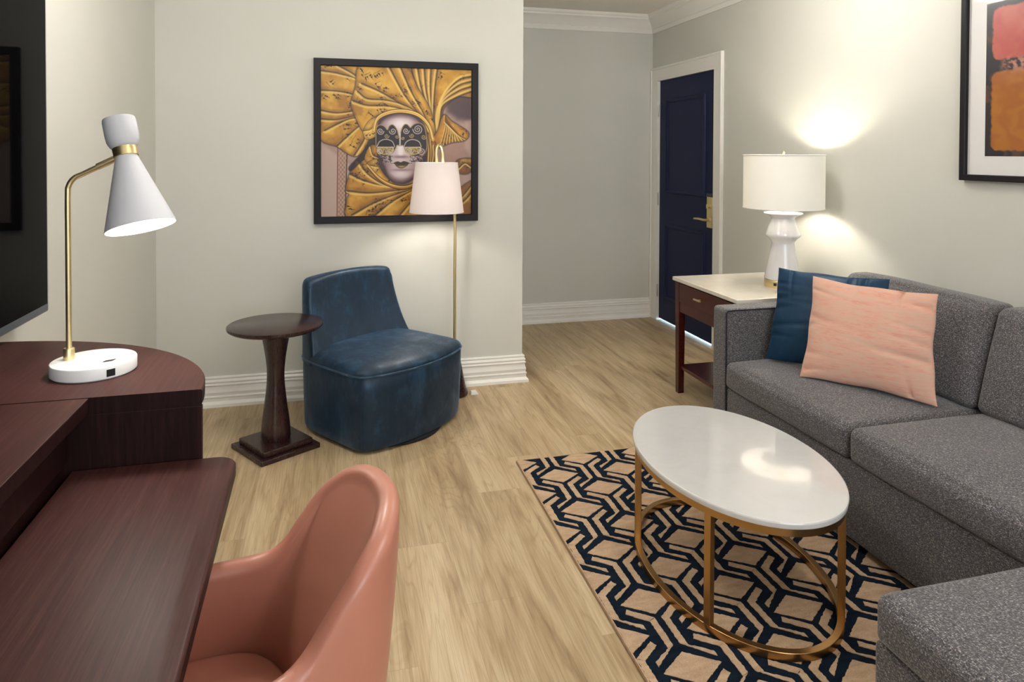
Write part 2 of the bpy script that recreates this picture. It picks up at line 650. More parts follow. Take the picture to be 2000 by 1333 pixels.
def sweep(path, prof):
    """path: 2-D points, room on the right-hand side; prof: (offset into room, z). mitred."""
    P = [Vector(p) for p in path]
    ring = []
    for i, p in enumerate(P):
        ns = []
        if i > 0:
            d = (p - P[i - 1]).normalized()
            ns.append(Vector((d.y, -d.x)))
        if i < len(P) - 1:
            d = (P[i + 1] - p).normalized()
            ns.append(Vector((d.y, -d.x)))
        if len(ns) == 2:
            m = (ns[0] + ns[1])
            m = m / (1 + ns[0].dot(ns[1]))
        else:
            m = ns[0]
        ring.append([(p.x + m.x * o_, p.y + m.y * o_, z) for o_, z in prof])
    return ring


WALL_PATH = [(XL, YN), (XL, YB), (XC, YB), (XC, YR), (XR, YR), (XR, YN)]
NAMES = ['left', 'back', 'corner', 'recess', 'right']
base_prof = [(0.0, 0.165), (0.010, 0.165), (0.013, 0.160), (0.013, 0.154), (0.010, 0.150), (0.016, 0.143), (0.018, 0.136), (0.014, 0.130),
             (0.014, 0.126), (0.020, 0.121), (0.020, 0.117), (0.015, 0.112), (0.015, 0.100), (0.019, 0.088), (0.021, 0.078), (0.018, 0.066),
             (0.018, 0.060), (0.024, 0.056), (0.024, 0.050), (0.021, 0.046), (0.021, 0.030), (0.034, 0.016), (0.036, 0.0), (0.0, 0.0)]
crown_prof = [(0.0, 2.45), (0.012, 2.45), (0.014, 2.462), (0.018, 2.468), (0.020, 2.480), (0.014, 2.486), (0.022, 2.496), (0.035, 2.515),
              (0.052, 2.538), (0.066, 2.552), (0.078, 2.560), (0.080, 2.572), (0.088, 2.578), (0.094, 2.59), (0.096, 2.60), (0.0, 2.60)]
full_b = sweep(WALL_PATH, base_prof)
full_c = sweep(WALL_PATH, crown_prof)
for i, nm in enumerate(NAMES):
    if nm == 'right':
        for rng_, n2 in (((DY0 - 0.1, YN), 'right'),):
            r = [[(XR - a, rng_[0], z) for a, z in base_prof], [(XR - a, rng_[1], z) for a, z in base_prof]]
            o = mesh('baseboard_' + n2, *loft_g(r), M['trim'], sharp=25)
            o['kind'] = 'structure'
    else:
        o = mesh('baseboard_' + nm, *loft_g([full_b[i], full_b[i + 1]]), M['trim'], sharp=25)
        o['kind'] = 'structure'
    o = mesh('trim_%d' % (i + 1), *loft_g([full_c[i], full_c[i + 1]]), M['trim'], sharp=25)
    o['kind'] = 'structure'

# door casing, jamb, leaf
cw = 0.098
cprof = [(0.0, 0.0), (0.0, 0.020), (0.004, 0.024), (0.016, 0.024), (0.022, 0.018), (0.060, 0.016), (0.080, 0.016), (cw + 0.004, 0.013), (cw + 0.004, 0.0)]
Y0_, Y1_, Z1_ = DY0 - cw, YR - 0.003, DZ + cw
rings = [[(XR - d, Y0_ + a, 0.0) for a, d in cprof], [(XR - d, Y0_ + a, Z1_ - a) for a, d in cprof],
         [(XR - d, Y1_ - a, Z1_ - a) for a, d in cprof], [(XR - d, Y1_ - a, 0.0) for a, d in cprof]]
o = mesh('trim_6', *loft_g(rings), M['trim'], sharp=20)
o['kind'] = 'structure'
jprof = [(0.0, -0.012), (0.0, T), (0.018, T), (0.018, -0.012)]
rings = [[(XR + d, DY0 + a, 0.0) for a, d in jprof], [(XR + d, DY0 + a, DZ - a) for a, d in jprof],
         [(XR + d, DY1 - a, DZ - a) for a, d in jprof], [(XR + d, DY1 - a, 0.0) for a, d in jprof]]
o = mesh('trim_7', *loft_g(rings), M['trim'], sharp=20)
o['kind'] = 'structure'
DX = XR + 0.012
dl = mesh('door_1', *box_g((DX, DY0 + 0.02, 0.016), (DX + 0.044, DY1 - 0.02, DZ - 0.02)), M['door'], loc=(DX, DY1 - 0.02, 0.016), smooth=False)
dl['kind'] = 'structure'


def rect_mould(y0, y1, z0, z1, w=0.034, d=0.014):
    """picture-frame moulding on the door face (the room side is -x)"""
    rings = []
    prof = [(0, 0), (0.004, d * 0.6), (0.010, d), (0.018, d * 0.75), (w - 0.008, d * 0.55), (w, 0)]
    for (cy, cz, sy, sz) in ((y0, z0, 1, 1), (y1, z0, -1, 1), (y1, z1, -1, -1), (y0, z1, 1, -1)):
        rings.append([(DX - h, cy + sy * a, cz + sz * a) for a, h in prof])
    rings.append(rings[0])
    return loft_g(rings, False, False, closed=False)


mesh('door_panel', *rect_mould(4.635, 5.262, 1.09, 1.87), M['door'], dl, sharp=20)
mesh('door_panel', *rect_mould(4.635, 5.262, 0.20, 0.83), M['door'], dl, sharp=20)
for z in (1.78, 1.03, 0.25):
    mesh('hinge', *join(box_g((XR - 0.003, DY1 - 0.016, z - 0.05), (DX, DY1 - 0.0, z + 0.05)),
                        lathe_g([(0.006, -0.052), (0.007, -0.05), (0.007, 0.05), (0.006, 0.052)], (XR - 0.004, DY1 - 0.019, z), n=12)), M['metal_grey'], dl)
pl = box('lock_plate', (DX - 0.016, 4.512, 0.87), (DX + 0.001, 4.589, 1.115), M['satin_brass'], dl, 0.004)
tag(pl, 'gold keycard lock plate')
box('card_reader', (DX - 0.018, 4.508, 1.098), (DX - 0.001, 4.593, 1.125), M['black_plastic'], pl, 0.003)
mesh('thumb_turn', *join(lathe_g([(0.017, 0), (0.017, 0.004), (0.006, 0.006), (0.006, 0.014)], (DX - 0.016, 4.551, 1.03), (-1, 0, 0), 24),
                         box_g((DX - 0.04, 4.547, 1.015), (DX - 0.028, 4.555, 1.045))), M['satin_brass'], pl)
mesh('lever_handle', *join(lathe_g([(0.02, 0), (0.02, 0.006), (0.009, 0.009), (0.009, 0.034)], (DX - 0.016, 4.551, 0.93), (-1, 0, 0), 24),
                           tube_g([(DX - 0.05, 4.544, 0.93), (DX - 0.055, 4.574, 0.93), (DX - 0.057, 4.634, 0.933), (DX - 0.057, 4.689, 0.930), (DX - 0.055, 4.706, 0.928)],
                                  [0.009, 0.0095, 0.009, 0.0075, 0.005])), M['satin_brass'], pl)

for k, (cx_, cy_, em) in enumerate(CEIL):  # globes out of view, added to raise the overhead light
    c_ = thing('added_ceiling_lamp', (cx_, cy_, ZC), ('unseen opal globe ceiling lamp added towards the back wall of the room', 'unseen opal globe ceiling lamp added near the chaise end of the sofa', 'unseen opal globe ceiling lamp added to brighten the entrance recess')[k], 'lamp')
    mesh('housing', *lathe_g([(0.07, 2.5999), (0.075, 2.595), (0.075, 2.585), (0.012, 2.58), (0.012, 2.47), (0.05, 2.465), (0.05, 2.455)], (cx_, cy_, 0)), M['trim'], c_)
    gm = mat('opal_glow_%d' % k, (0.9, 0.9, 0.88), 0.4)
    gb = gm.node_tree.nodes['Principled BSDF']
    gb.inputs['Emission Color'].default_value = (1.0, 0.965, 0.915, 1)
    gb.inputs['Emission Strength'].default_value = em
    mesh('opal_globe', *lathe_g([(0.15 * math.cos(t), 2.355 - 0.115 * math.sin(t)) for t in np.linspace(-1.25, 1.5, 20)], (cx_, cy_, 0)), gm, c_)

# ---------------------------------------------------------------- rug
RX0, RX1, RY0, RY1 = 0.808, 2.33, 0.9, 3.035
rug = thing('area_rug', (RX0, RY0, 0), 'tan area rug with navy interlocking cube pattern under the oval coffee table', 'rug')
box('rug_edge', (RX0, RY0, 0.0), (RX1, RY1, 0.0085), M['rug_edge'], rug, 0.003)
bx0, bx1, by0, by1 = RX0 + 0.006, RX1 - 0.013, RY0 + 0.013, RY1 - 0.006
box('rug_pile', (bx0, by0, 0.008), (bx1, by1, 0.0105), M['rug_navy'], rug, 0)


def clip(poly, xmin, xmax, ymin, ymax):
    for ax, lim, s in ((0, xmin, 1), (0, xmax, -1), (1, ymin, 1), (1, ymax, -1)):
        out = []
        for i in range(len(poly)):
            a, b = poly[i - 1], poly[i]
            da, db = s * (a[ax] - lim), s * (b[ax] - lim)
            if (da >= 0) != (db >= 0):
                t = da / (da - db)
                out.append((a[0] + t * (b[0] - a[0]), a[1] + t * (b[1] - a[1])))
            if db >= 0: out.append(b)
        poly = out
        if len(poly) < 3: return []
    return poly


def ragged(poly, step=0.007, j=0.0016):
    out = []
    for i in range(len(poly)):
        a, b = np.array(poly[i]), np.array(poly[(i + 1) % len(poly)])
        L = np.linalg.norm(b - a)
        n = max(1, int(L / step))
        for k in range(n):
            p = a + (b - a) * k / n
            if k: p = p + RNG.uniform(-j, j, 2)
            out.append((float(np.clip(p[0], bx0, bx1)), float(np.clip(p[1], by0, by1))))
    return out


# tan shapes round one lattice point: a rhombus and two brackets (each split in convex pieces)
dia = [(-0.088, -0.002), (0, 0.061), (0.088, -0.002), (0, -0.064)]
br = [[(0.011, -0.079), (0.032, -0.092), (0.032, -0.209), (0.011, -0.198)],
      [(0.011, -0.079), (0.079, -0.025), (0.090, -0.044), (0.032, -0.092)],
      [(0.011, -0.198), (0.032, -0.209), (0.090, -0.248), (0.090, -0.268)],
      ]
tv, tf = [], []
for col in range(-1, 13):
    for row in range(-1, 9):
        cx = 0.952 + col * 0.148
        cy = 2.845 - row * 0.29 - (0.145 if col % 2 else 0) + 0.29 * 0
        pieces = [dia] + br + [[(-x, y) for x, y in q] for q in br]
        for q in pieces:
            p = clip([(cx + x, cy + y) for x, y in q], bx0, bx1, by0, by1)
            if not p: continue
            p = ragged(p)
            n = len(tv)
            ccx, ccy = sum(a for a, b in p) / len(p), sum(b for a, b in p) / len(p)
            m = len(p)
            for x, y in p: tv.append((x, y, 0.0103))
            for x, y in p:
                tv.append((x + (ccx - x) * 0.01, y + (ccy - y) * 0.01, 0.0122))
            for k in range(m):
                tf.append((n + k, n + (k + 1) % m, n + m + (k + 1) % m, n + m + k))
            tf.append(tuple(n + m + k for k in range(m)))
# narrow tan margin along the edges
for lo, hi in (((RX0 + 0.002, RY0 + 0.003), (bx0, RY1 - 0.003)), ((RX0 + 0.003, by1 - 0.001), (RX1 - 0.003, RY1 - 0.002))):
    b_, f_ = box_g((lo[0], lo[1], 0.008), (hi[0], hi[1], 0.0122))
    n = len(tv)
    tv += b_
    tf += [tuple(i + n for i in q) for q in f_]
o = mesh('rug_pattern', tv, tf, M['rug_tan'], rug, smooth=False)
tag(o, 'tan cut pile shapes')

# ---------------------------------------------------------------- sofa
sofa = thing('sectional_sofa', (2.0, 2.0, 0), 'grey tweed sectional sofa with a chaise, along the right wall', 'sofa')
SY0, SY1 = -0.35, 3.0
o = mesh('base', *join(softbox_g((1.795, 0.2, 0.035), (2.62, 2.885, 0.315), 0.012, n=4)), M['tweed'], sofa)
mesh('chaise_base', *softbox_g((1.195, 0.32, 0.035), (1.86, 1.305, 0.312), 0.014, n=4), M['tweed'], sofa)
mesh('backrest_frame', *softbox_g((2.52, 0.2, 0.1), (2.635, 2.885, 0.79), 0.025, n=5), M['tweed'], sofa)
arm = mesh('armrest', *softbox_g((1.79, 2.885, 0.035), (2.63, 3.005, 0.684), 0.018, n=8, noise=0.002), M['tweed'], sofa)
mesh('seam', *tube_g([(1.793, 2.8865, 0.04), (1.793, 2.8865, 0.665), (1.80, 2.8865, 0.674), (1.83, 2.8865, 0.677), (2.5, 2.8865, 0.677)], 0.0035, 8), M['seam'], arm)


def seat(name, lo, hi, seed, puffz=0.02):
    return mesh(name, *softbox_g(lo, hi, 0.028, (0.012, 0.0, puffz), 16, 0.003, seed), M['tweed'], sofa)


seat('seat_cushion', (1.782, 2.085, 0.317), (2.46, 2.882, 0.442), 1)
seat('seat_cushion', (1.782, 1.29, 0.317), (2.46, 2.078, 0.442), 2)
seat('chaise_cushion', (1.183, 0.32, 0.314), (2.46, 1.296, 0.430), 3, 0.016)


def shaded_edge(o):  # upright faces get the darker cabinet veneer, painting in the shade on the edges
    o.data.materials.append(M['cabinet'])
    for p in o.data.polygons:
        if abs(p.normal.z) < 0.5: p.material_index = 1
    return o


def lean(x, y, z):
    return (x + (z - 0.44) * 0.28, y, z)


for k, (ya, yb) in enumerate(((2.085, 2.878), (1.292, 2.078), (0.4, 1.285))):
    mesh('back_cushion', *softbox_g((2.335, ya, 0.448), (2.46, yb, 0.835), 0.030, (0.035, 0.0, 0.014), 16, 0.004, 10 + k, lean), M['tweed'], sofa)
for x, y in ((1.84, 2.93), (1.84, 1.5), (2.56, 2.93), (1.25, 1.24), (1.25, 0.4), (2.56, 0.3)):
    mesh('foot', *box_g((x, y - 0.05, 0.0125 if (x < 2.33 and y < 3.035) else 0), (x + 0.05, y, 0.04)), M['dark'], sofa, smooth=False)


def pillow(name, TL, TR, BR, BL, thick, m, label, cat='cushion', k=0.05, seed=0, wr=0.006, flip=1):
    TL, TR, BR, BL = [np.array(p, float) for p in (TL, TR, BR, BL)]
    nrm = np.cross(TR - TL, BL - TL)
    nrm = nrm / np.linalg.norm(nrm) * flip
    N = 72
    t = np.sin(np.linspace(-PI / 2, PI / 2, N + 1))
    rs = np.random.default_rng(seed)
    folds = [(k_ % 3 != 0, rs.uniform(-0.85, 0.85), rs.choice([-1, 1]), rs.uniform(0.4, 1.1), rs.uniform(-0.25, 0.25), rs.uniform(0.02, 0.05)) for k_ in range(18)]

    def pt(u, v, side):
        uu = u * (1 - k * (1 - v * v)) + 0.012 * math.sin(7 * v + seed) * abs(u) ** 6 * (1 - v * v)
        vv = v * (1 - k * (1 - u * u)) + 0.012 * math.sin(6 * u + 2 * seed) * abs(v) ** 6 * (1 - u * u)
        a, b = (uu + 1) / 2, (vv + 1) / 2
        p = TL * (1 - a) * (1 - b) + TR * a * (1 - b) + BR * a * b + BL * (1 - a) * b
        h = thick * (max(0, 1 - abs(u) ** 2.4) * max(0, 1 - abs(v) ** 2.4)) ** 0.55
        w = 0.0
        for (ax, c, s, L, sl, wd) in folds:
            p_, q_ = (u, v) if ax else (v, u)
            along = (1 - s * p_)          # 0 at the edge s
            w += math.exp(-((q_ - c - sl * along) / wd) ** 2) * math.exp(-along / (0.38 * L)) * (1 - abs(p_) ** 24)
        cr = (1 - abs(u)) * (1 - abs(v))
        return p + nrm * side * (h - wr * w * (1 if h > 0.01 else 0.2)) + nrm * 0.0

    V, idx, Fc = [], {}, []
    for side in (1, -1):
        for i in range(N + 1):
            for j in range(N + 1):
                edge = i in (0, N) or j in (0, N)
                key = (i, j) if edge else (side, i, j)
                if key not in idx:
                    idx[key] = len(V)
                    V.append(tuple(pt(t[i], t[j], side)))
    for side in (1, -1):
        for i in range(N):
            for j in range(N):
                q = []
                for (a, b) in ((i, j), (i + 1, j), (i + 1, j + 1), (i, j + 1)):
                    q.append(idx[(a, b)] if (a in (0, N) or b in (0, N)) else idx[(side, a, b)])
                Fc.append(tuple(q if side > 0 else q[::-1]))
    c = (TL + TR + BR + BL) / 4
    o = mesh(name, V, Fc, m, loc=(c[0], c[1], min(v[2] for v in V)), sharp=80)
    return tag(o, label, cat)


pillow('throw_pillow', (2.07, 2.882, 0.873), (2.34, 2.487, 0.876), (2.235, 2.38, 0.468), (1.955, 2.812, 0.462), 0.055, M['blue_cushion'],
       'dark blue velvet throw pillow tucked behind the pink one, against the sofa arm', k=0.045, seed=3, wr=0.012)
pillow('throw_pillow', (2.095, 2.67, 0.868), (2.275, 2.175, 0.876), (2.215, 2.115, 0.462), (1.94, 2.55, 0.462), 0.066, M['pink'],
       'salmon pink woven throw pillow leaning in front on the sofa seat', k=0.06, seed=5, wr=0.011)

# ---------------------------------------------------------------- end table and its lamp
et = thing('end_table', (2.28, 3.39, 0), 'mahogany end table with cream stone top between the sofa arm and the door', 'side table')
ETX0, ETX1, ETY0, ETY1 = 1.955, 2.61, 3.05, 3.735
box('tabletop', (ETX0, ETY0, 0.665), (ETX1, ETY1, 0.687), M['quartz_cream'], et, 0.003)
box('apron', (ETX0 + 0.018, ETY0 + 0.018, 0.485), (ETX1 - 0.018, ETY1 - 0.018, 0.6649), M['endwood'], et, 0.002)
dr = box('drawer', (ETX0 + 0.009, ETY0 + 0.07, 0.548), (ETX0 + 0.02, ETY1 - 0.07, 0.655), M['endwood'], et, 0.002)
mesh('drawer_pull', *join(tube_g([(ETX0 - 0.012, 3.46, 0.607), (ETX0 - 0.012, 3.39, 0.607)], 0.0055, 10),
                          tube_g([(ETX0 + 0.01, 3.425, 0.607), (ETX0 - 0.012, 3.425, 0.607)], 0.0045, 10)), M['satin_brass'], dr)
for x in (ETX0 + 0.012, ETX1 - 0.058):
    for y in (ETY0 + 0.012, ETY1 - 0.058):
        ix = 0.010 if x < 2.2 else -0.010
        iy = 0.010 if y < 3.3 else -0.010
        v, f = box_g((x, y, 0.0), (x + 0.046, y + 0.046, 0.664))
        v = [(a + (ix * 0 if c > 0.1 else (0.005 - (0 if a == x else 0.010))), b + (0 if c > 0.1 else (0.005 - (0 if b == y else 0.010))), c) for a, b, c in v]
        bevel(mesh('leg', v, f, M['endwood'], et, sharp=30), 0.002)
box('shelf', (ETX0 + 0.03, ETY0 + 0.03, 0.145), (ETX1 - 0.03, ETY1 - 0.03, 0.165), M['endwood'], et, 0.002)

LX, LY, LZ = 2.407, 3.318, 0.687
tl = thing('table_lamp', (LX, LY, LZ), 'white ceramic table lamp with drum shade standing on the end table', 'lamp')
bb = mesh('base_ring', *lathe_g([(0.094, 0.0), (0.096, 0.004), (0.096, 0.036), (0.094, 0.040)], (LX, LY, LZ)), M['satin_brass'], tl)
tag(bb, 'brass base ring')
a_ = math.radians(215)
for da in (-0.19, 0.13):
    a2 = math.radians(222) + da
    cxx, cyy = LX + 0.096 * math.cos(a2), LY + 0.096 * math.sin(a2)
    mesh('power_socket', *lathe_g([(0.011, 0), (0.011, 0.003)], (cxx - 0.001 * math.cos(a2), cyy - 0.001 * math.sin(a2), LZ + 0.02), (math.cos(a2), math.sin(a2), 0), 4), M['black_plastic'], bb, smooth=False)
body_prof = [(0.092, 0.040), (0.096, 0.044), (0.094, 0.060), (0.082, 0.12), (0.070, 0.18), (0.0595, 0.235), (0.060, 0.245), (0.072, 0.262),
             (0.090, 0.276), (0.0945, 0.282), (0.0935, 0.290), (0.084, 0.315), (0.072, 0.345), (0.062, 0.373), (0.062, 0.380), (0.075, 0.392),
             (0.098, 0.399), (0.102, 0.403), (0.101, 0.407), (0.095, 0.409)]
mesh('lamp_body', *lathe_g(body_prof, (LX, LY, LZ), n=64), M['ceramic'], tl, sharp=50)
mesh('lamp_neck', *lathe_g([(0.012, 0.409), (0.012, 0.425), (0.006, 0.427), (0.006, 0.56)], (LX, LY, LZ), n=20), M['satin_brass'], tl)
sr, s0, s1 = 0.2115, 0.431, 0.728
sh = mesh('lamp_shade', *loft_g([[(LX + r * math.cos(t), LY + r * math.sin(t), LZ + z) for t in np.linspace(0, 2 * PI, 97)[:-1]]
                                 for r, z in ((sr, s0), (sr, s1), (sr - 0.0025, s1), (sr - 0.0025, s0), (sr, s0))], False, False), M['shade_warm'], tl, sharp=50)
for zz in (LZ + s0 + 0.003, LZ + s1 - 0.003):
    mesh('shade_rim', *tube_g([(LX + sr * math.cos(t), LY + sr * math.sin(t), zz) for t in np.linspace(0, 2 * PI, 97)[:-1]], 0.003, 8, closed=True), M['shade_warm'], sh)
spider = [tube_g([(LX, LY, LZ + s1 - 0.02), (LX + (sr - 0.004) * math.cos(t), LY + (sr - 0.004) * math.sin(t), LZ + s1 - 0.006)], 0.002, 6) for t in (0.5, 2.6, 4.7)]
mesh('shade_fitter', *join(*spider, lathe_g([(0.005, 0.56), (0.005, s1 + 0.005), (0.008, s1 + 0.01), (0.004, s1 + 0.02)], (LX, LY, LZ), n=12)), M['satin_brass'], tl)
add_light('table_lamp_bulb', 'POINT', (LX, LY, LZ + 0.585), 13.5, (1.0, 0.91, 0.77), shadow_soft_size=0.05)

# ---------------------------------------------------------------- coffee table
CTX, CTY, CTZ = 1.30, 2.064, 0.405
ct = thing('coffee_table', (CTX, CTY, 0.012), 'oval coffee table with white stone top and gold metal frame standing on the rug', 'coffee table')
TH = -0.045


def ell(a, b, z, n=128, cx=CTX, cy=CTY, th=TH):
    return [(cx + a * math.cos(t) * math.cos(th) - b * math.sin(t) * math.sin(th), cy + a * math.cos(t) * math.sin(th) + b * math.sin(t) * math.cos(th), z)
            for t in np.linspace(0, 2 * PI, n + 1)[:-1]]


A_, B_ = 0.300, 0.450
rings = [ell(A_ - 0.004, B_ - 0.004, CTZ - 0.020), ell(A_ - 0.001, B_ - 0.001, CTZ - 0.018), ell(A_, B_, CTZ - 0.014), ell(A_, B_, CTZ - 0.005),
         ell(A_ - 0.0015, B_ - 0.0015, CTZ - 0.0015), ell(A_ - 0.005, B_ - 0.005, CTZ)]
o = mesh('tabletop', *loft_g(rings), M['quartz'], ct, sharp=22)


def band(a, b, w, z0, z1):
    return loft_g([ell(a, b, z0), ell(a, b, z1), ell(a - w, b - w, z1), ell(a - w, b - w, z0), ell(a, b, z0)], False, False)


bevel(mesh('top_ring', *band(A_ - 0.008, B_ - 0.008, 0.022, CTZ - 0.043, CTZ - 0.0201), M['bronze'], ct, sharp=35), 0.0015)
bevel(mesh('base_ring', *band(A_ - 0.008, B_ - 0.008, 0.022, 0.0125, 0.036), M['bronze'], ct, sharp=35), 0.0015)
for deg in (155, 219, 313, 35):
    t = math.radians(deg)
    a, b = A_ - 0.019, B_ - 0.019
    lx = CTX + a * math.cos(t) * math.cos(TH) - b * math.sin(t) * math.sin(TH)
    ly = CTY + a * math.cos(t) * math.sin(TH) + b * math.sin(t) * math.cos(TH)
    ang = math.atan2(b * math.cos(t), -a * math.sin(t)) + TH
    v, f = box_g((-0.011, -0.011, 0.035), (0.011, 0.011, CTZ - 0.042))
    v = [(lx + x * math.cos(ang) - y * math.sin(ang), ly + x * math.sin(ang) + y * math.cos(ang), z) for x, y, z in v]
    bevel(mesh('leg', v, f, M['bronze'], ct, sharp=30), 0.0012)

# ---------------------------------------------------------------- navy slipper chair
AC = (0.278, 3.626)
AS = 1.03
AU, AF = (0.788, 0.616), (0.616, -0.788)
arm_c = thing('accent_chair', (AC[0], AC[1], 0), 'navy blue velvet armless swivel chair in front of the mask picture', 'chair')


def aw(u, f, z):
    u, f = u * AS, f * AS
    return (AC[0] + AU[0] * u + AF[0] * f, AC[1] + AU[1] * u + AF[1] * f, H - (H - z) * AS)


def seat_outline(s=1.0, fb=-0.335, wb=0.29, n=160, win=7, dw=0.0):
    front = [(-0.352 + 0.704 * k / 14, 0.195 + 0.085 * (1 - (2 * k / 14 - 1) ** 2)) for k in range(15)]
    front = [((x + (dw if x > 0 else -dw)) * s, y * s) for x, y in front]
    poly = front + [(0.337 * s, -0.17), (wb * s, fb), (-wb * s, fb), (-0.337 * s, -0.17)]
    return round_poly(poly, n, win)


def ring(P, z):
    zz = [z + (0.016 * max(0, (z - 0.6) / 0.18) * (1 - (p[0] / 0.28) ** 2) if z > 0.6 else 0) for p in P]
    return [aw(p[0], p[1], q) for p, q in zip(P, zz)]


P0 = seat_outline()
rs_ = [ring(seat_outline(0.955), 0.062), ring(seat_outline(0.965), 0.068), ring(seat_outline(0.975), 0.10), ring(seat_outline(0.99), 0.22),
       ring(P0, 0.33), ring(P0, 0.40), ring(P0 * 0.97, 0.407)]
body = mesh('upholstered_base', *loft_g(rs_), M['velvet'], arm_c, sharp=60)
# front corner seams
for sg in (-1, 1):
    i = int(np.argmin(np.hypot(P0[:, 0] - sg * 0.315, P0[:, 1] - 0.175)))
    pts = []
    for s, z in ((0.957, 0.066), (0.975, 0.10), (0.99, 0.22), (1.0, 0.33), (1.0, 0.398)):
        q = seat_outline(s)[i] * 1.001
        pts.append(aw(q[0], q[1], z))
    mesh('seam', *tube_g(catmull(pts, 4), 0.0022, 8), M['velvet'], body)
# seat: domed cushion
C0 = np.array([0.0, -0.02])
prof = [(1.003, 0.400), (1.006, 0.408), (0.995, 0.420), (0.965, 0.430), (0.90, 0.440), (0.78, 0.449), (0.6, 0.455), (0.35, 0.459), (0.1, 0.460)]
rs_ = [ring(C0 + (P0 - C0) * s, z) for s, z in prof]
st = mesh('seat', *loft_g(rs_), M['velvet'], arm_c, sharp=80)
edge = [aw(*(C0 + (p - C0) * 1.008), 0.403) for p in P0]
mesh('piping', *tube_g(edge, 0.0045, 10, closed=True), M['velvet_piping'], st)
# backrest: lofted upward
def back_ring(z):
    t = min(1, max(0, (z - 0.40) / 0.375))
    fi = -0.165 - 0.115 * t - 0.02 * math.sin(PI * t)
    fo = -0.336 - 0.03 * t
    wf = 0.350 - 0.072 * t ** 0.6
    wb = 0.292 - 0.02 * t
    k = 0.0
    front = [(wf * (2 * a / 12 - 1), fi + 0.012 - 0.062 * (1 - (2 * a / 12 - 1) ** 2) * (1 - 0.45 * t)) for a in range(13)]
    return round_poly(front + [(wb, fo), (-wb, fo)], 120, 7)


rs_ = []
for z in (0.385, 0.40, 0.44, 0.48, 0.53, 0.58, 0.63, 0.68, 0.71, 0.735):
    rs_.append(ring(back_ring(z), z))
top = back_ring(0.735)
tc = top.mean(0)
for s, z in ((0.985, 0.748), (0.94, 0.760), (0.86, 0.770), (0.72, 0.777), (0.5, 0.780), (0.2, 0.781)):
    q = tc + (top - tc) * np.array([1 - (1 - s) * 0.22, s])
    rs_.append(ring(q, z))
bk = mesh('backrest', *loft_g(rs_), M['velvet'], arm_c, sharp=80)
for sg in (-1, 1):
    pts = []
    for z in (0.40, 0.44, 0.50, 0.58, 0.66, 0.70, 0.735, 0.752):
        r_ = back_ring(min(z, 0.735))
        i = int(np.argmax(r_[:, 0] * sg + r_[:, 1] * 0.9))
        q = r_[i]
        if z > 0.74: q = tc + (q - tc) * 0.955
        pts.append(aw(q[0], q[1] + 0.001, z))
    mesh('piping', *tube_g(catmull(pts, 4), 0.0042, 8), M['velvet_piping'], bk)
mesh('swivel_base', *lathe_g([(0.27, 0.0), (0.275, 0.004), (0.275, 0.012), (0.26, 0.0205)], (AC[0] + 0.0, AC[1] - 0.01, 0)), M['dark'], arm_c)

# ---------------------------------------------------------------- round pedestal table
PX, PY = -0.268, 3.468
pt_ = thing('pedestal_table', (PX, PY, 0), 'small round dark wood pedestal table beside the navy chair', 'side table')
mesh('tabletop', *lathe_g([(0.200, 0.574), (0.209, 0.578), (0.218, 0.584), (0.220, 0.590), (0.2195, 0.597), (0.215, 0.600)], (PX, PY, 0), n=72), M['mahogany'], pt_, sharp=50)
ra = math.radians(32.6)


def sq_ring(h, z, e=2.0, n=64, rot=ra):
    out = []
    for k in range(n):
        t = 2 * PI * k / n
        c, s = math.cos(t), math.sin(t)
        x = h * math.copysign(abs(c) ** (2 / e), c)
        y = h * math.copysign(abs(s) ** (2 / e), s)
        out.append((PX + x * math.cos(rot) - y * math.sin(rot), PY + x * math.sin(rot) + y * math.cos(rot), z))
    return out


pp = [(0.060, 0.05), (0.063, 0.06), (0.062, 0.09), (0.058, 0.14), (0.050, 0.20), (0.043, 0.26), (0.0385, 0.31), (0.037, 0.35), (0.038, 0.39), (0.043, 0.44), (0.050, 0.49), (0.057, 0.53), (0.063, 0.56), (0.065, 0.574)]
mesh('pedestal', *loft_g([sq_ring(h, z, 2.8) for h, z in pp]), M['mahogany'], pt_, sharp=60)
for nm, h, z0, z1 in (('base_plate', 0.150, 0.0, 0.024), ('base_step', 0.124, 0.0241, 0.05)):
    bevel(mesh(nm, *loft_g([[(PX + a * h * math.cos(ra) - b * h * math.sin(ra), PY + a * h * math.sin(ra) + b * h * math.cos(ra), z)
                             for a, b in ((-1, -1), (1, -1), (1, 1), (-1, 1))] for z in (z0, z1)]), M['mahogany'], pt_, sharp=30), 0.005, 3)

# ---------------------------------------------------------------- floor lamp
fx_, fy_ = 0.687, 3.985
fl = thing('floor_lamp', (fx_, fy_, 0), 'brass arc floor lamp with pale tapered shade behind the navy chair', 'lamp')
mesh('lamp_base', *lathe_g([(0.070, 0.0), (0.078, 0.006), (0.079, 0.014), (0.074, 0.03), (0.064, 0.06), (0.055, 0.10), (0.046, 0.15), (0.036, 0.20), (0.022, 0.235), (0.010, 0.245)],
                           (fx_, fy_, 0)), M['mahogany'], fl)
SX, SY = 0.553, 3.80
path = catmull([(fx_, fy_, 0.24), (fx_, fy_, 0.7), (fx_, fy_, 1.02), (0.665, 3.955, 1.15), (0.622, 3.895, 1.27), (0.600, 3.865, 1.36), (0.5955, 3.858, 1.42), (0.586, 3.845, 1.452),
                (0.571, 3.825, 1.464), (0.556, 3.804, 1.450), (0.550, 3.80, 1.415), (SX, SY, 1.36), (SX, SY, 1.29)], 8)
mesh('pole', *tube_g(path, 0.0085, 14), M['satin_brass'], fl)
z0, z1, ra0, ra1 = 1.088, 1.364, 0.150, 0.1165
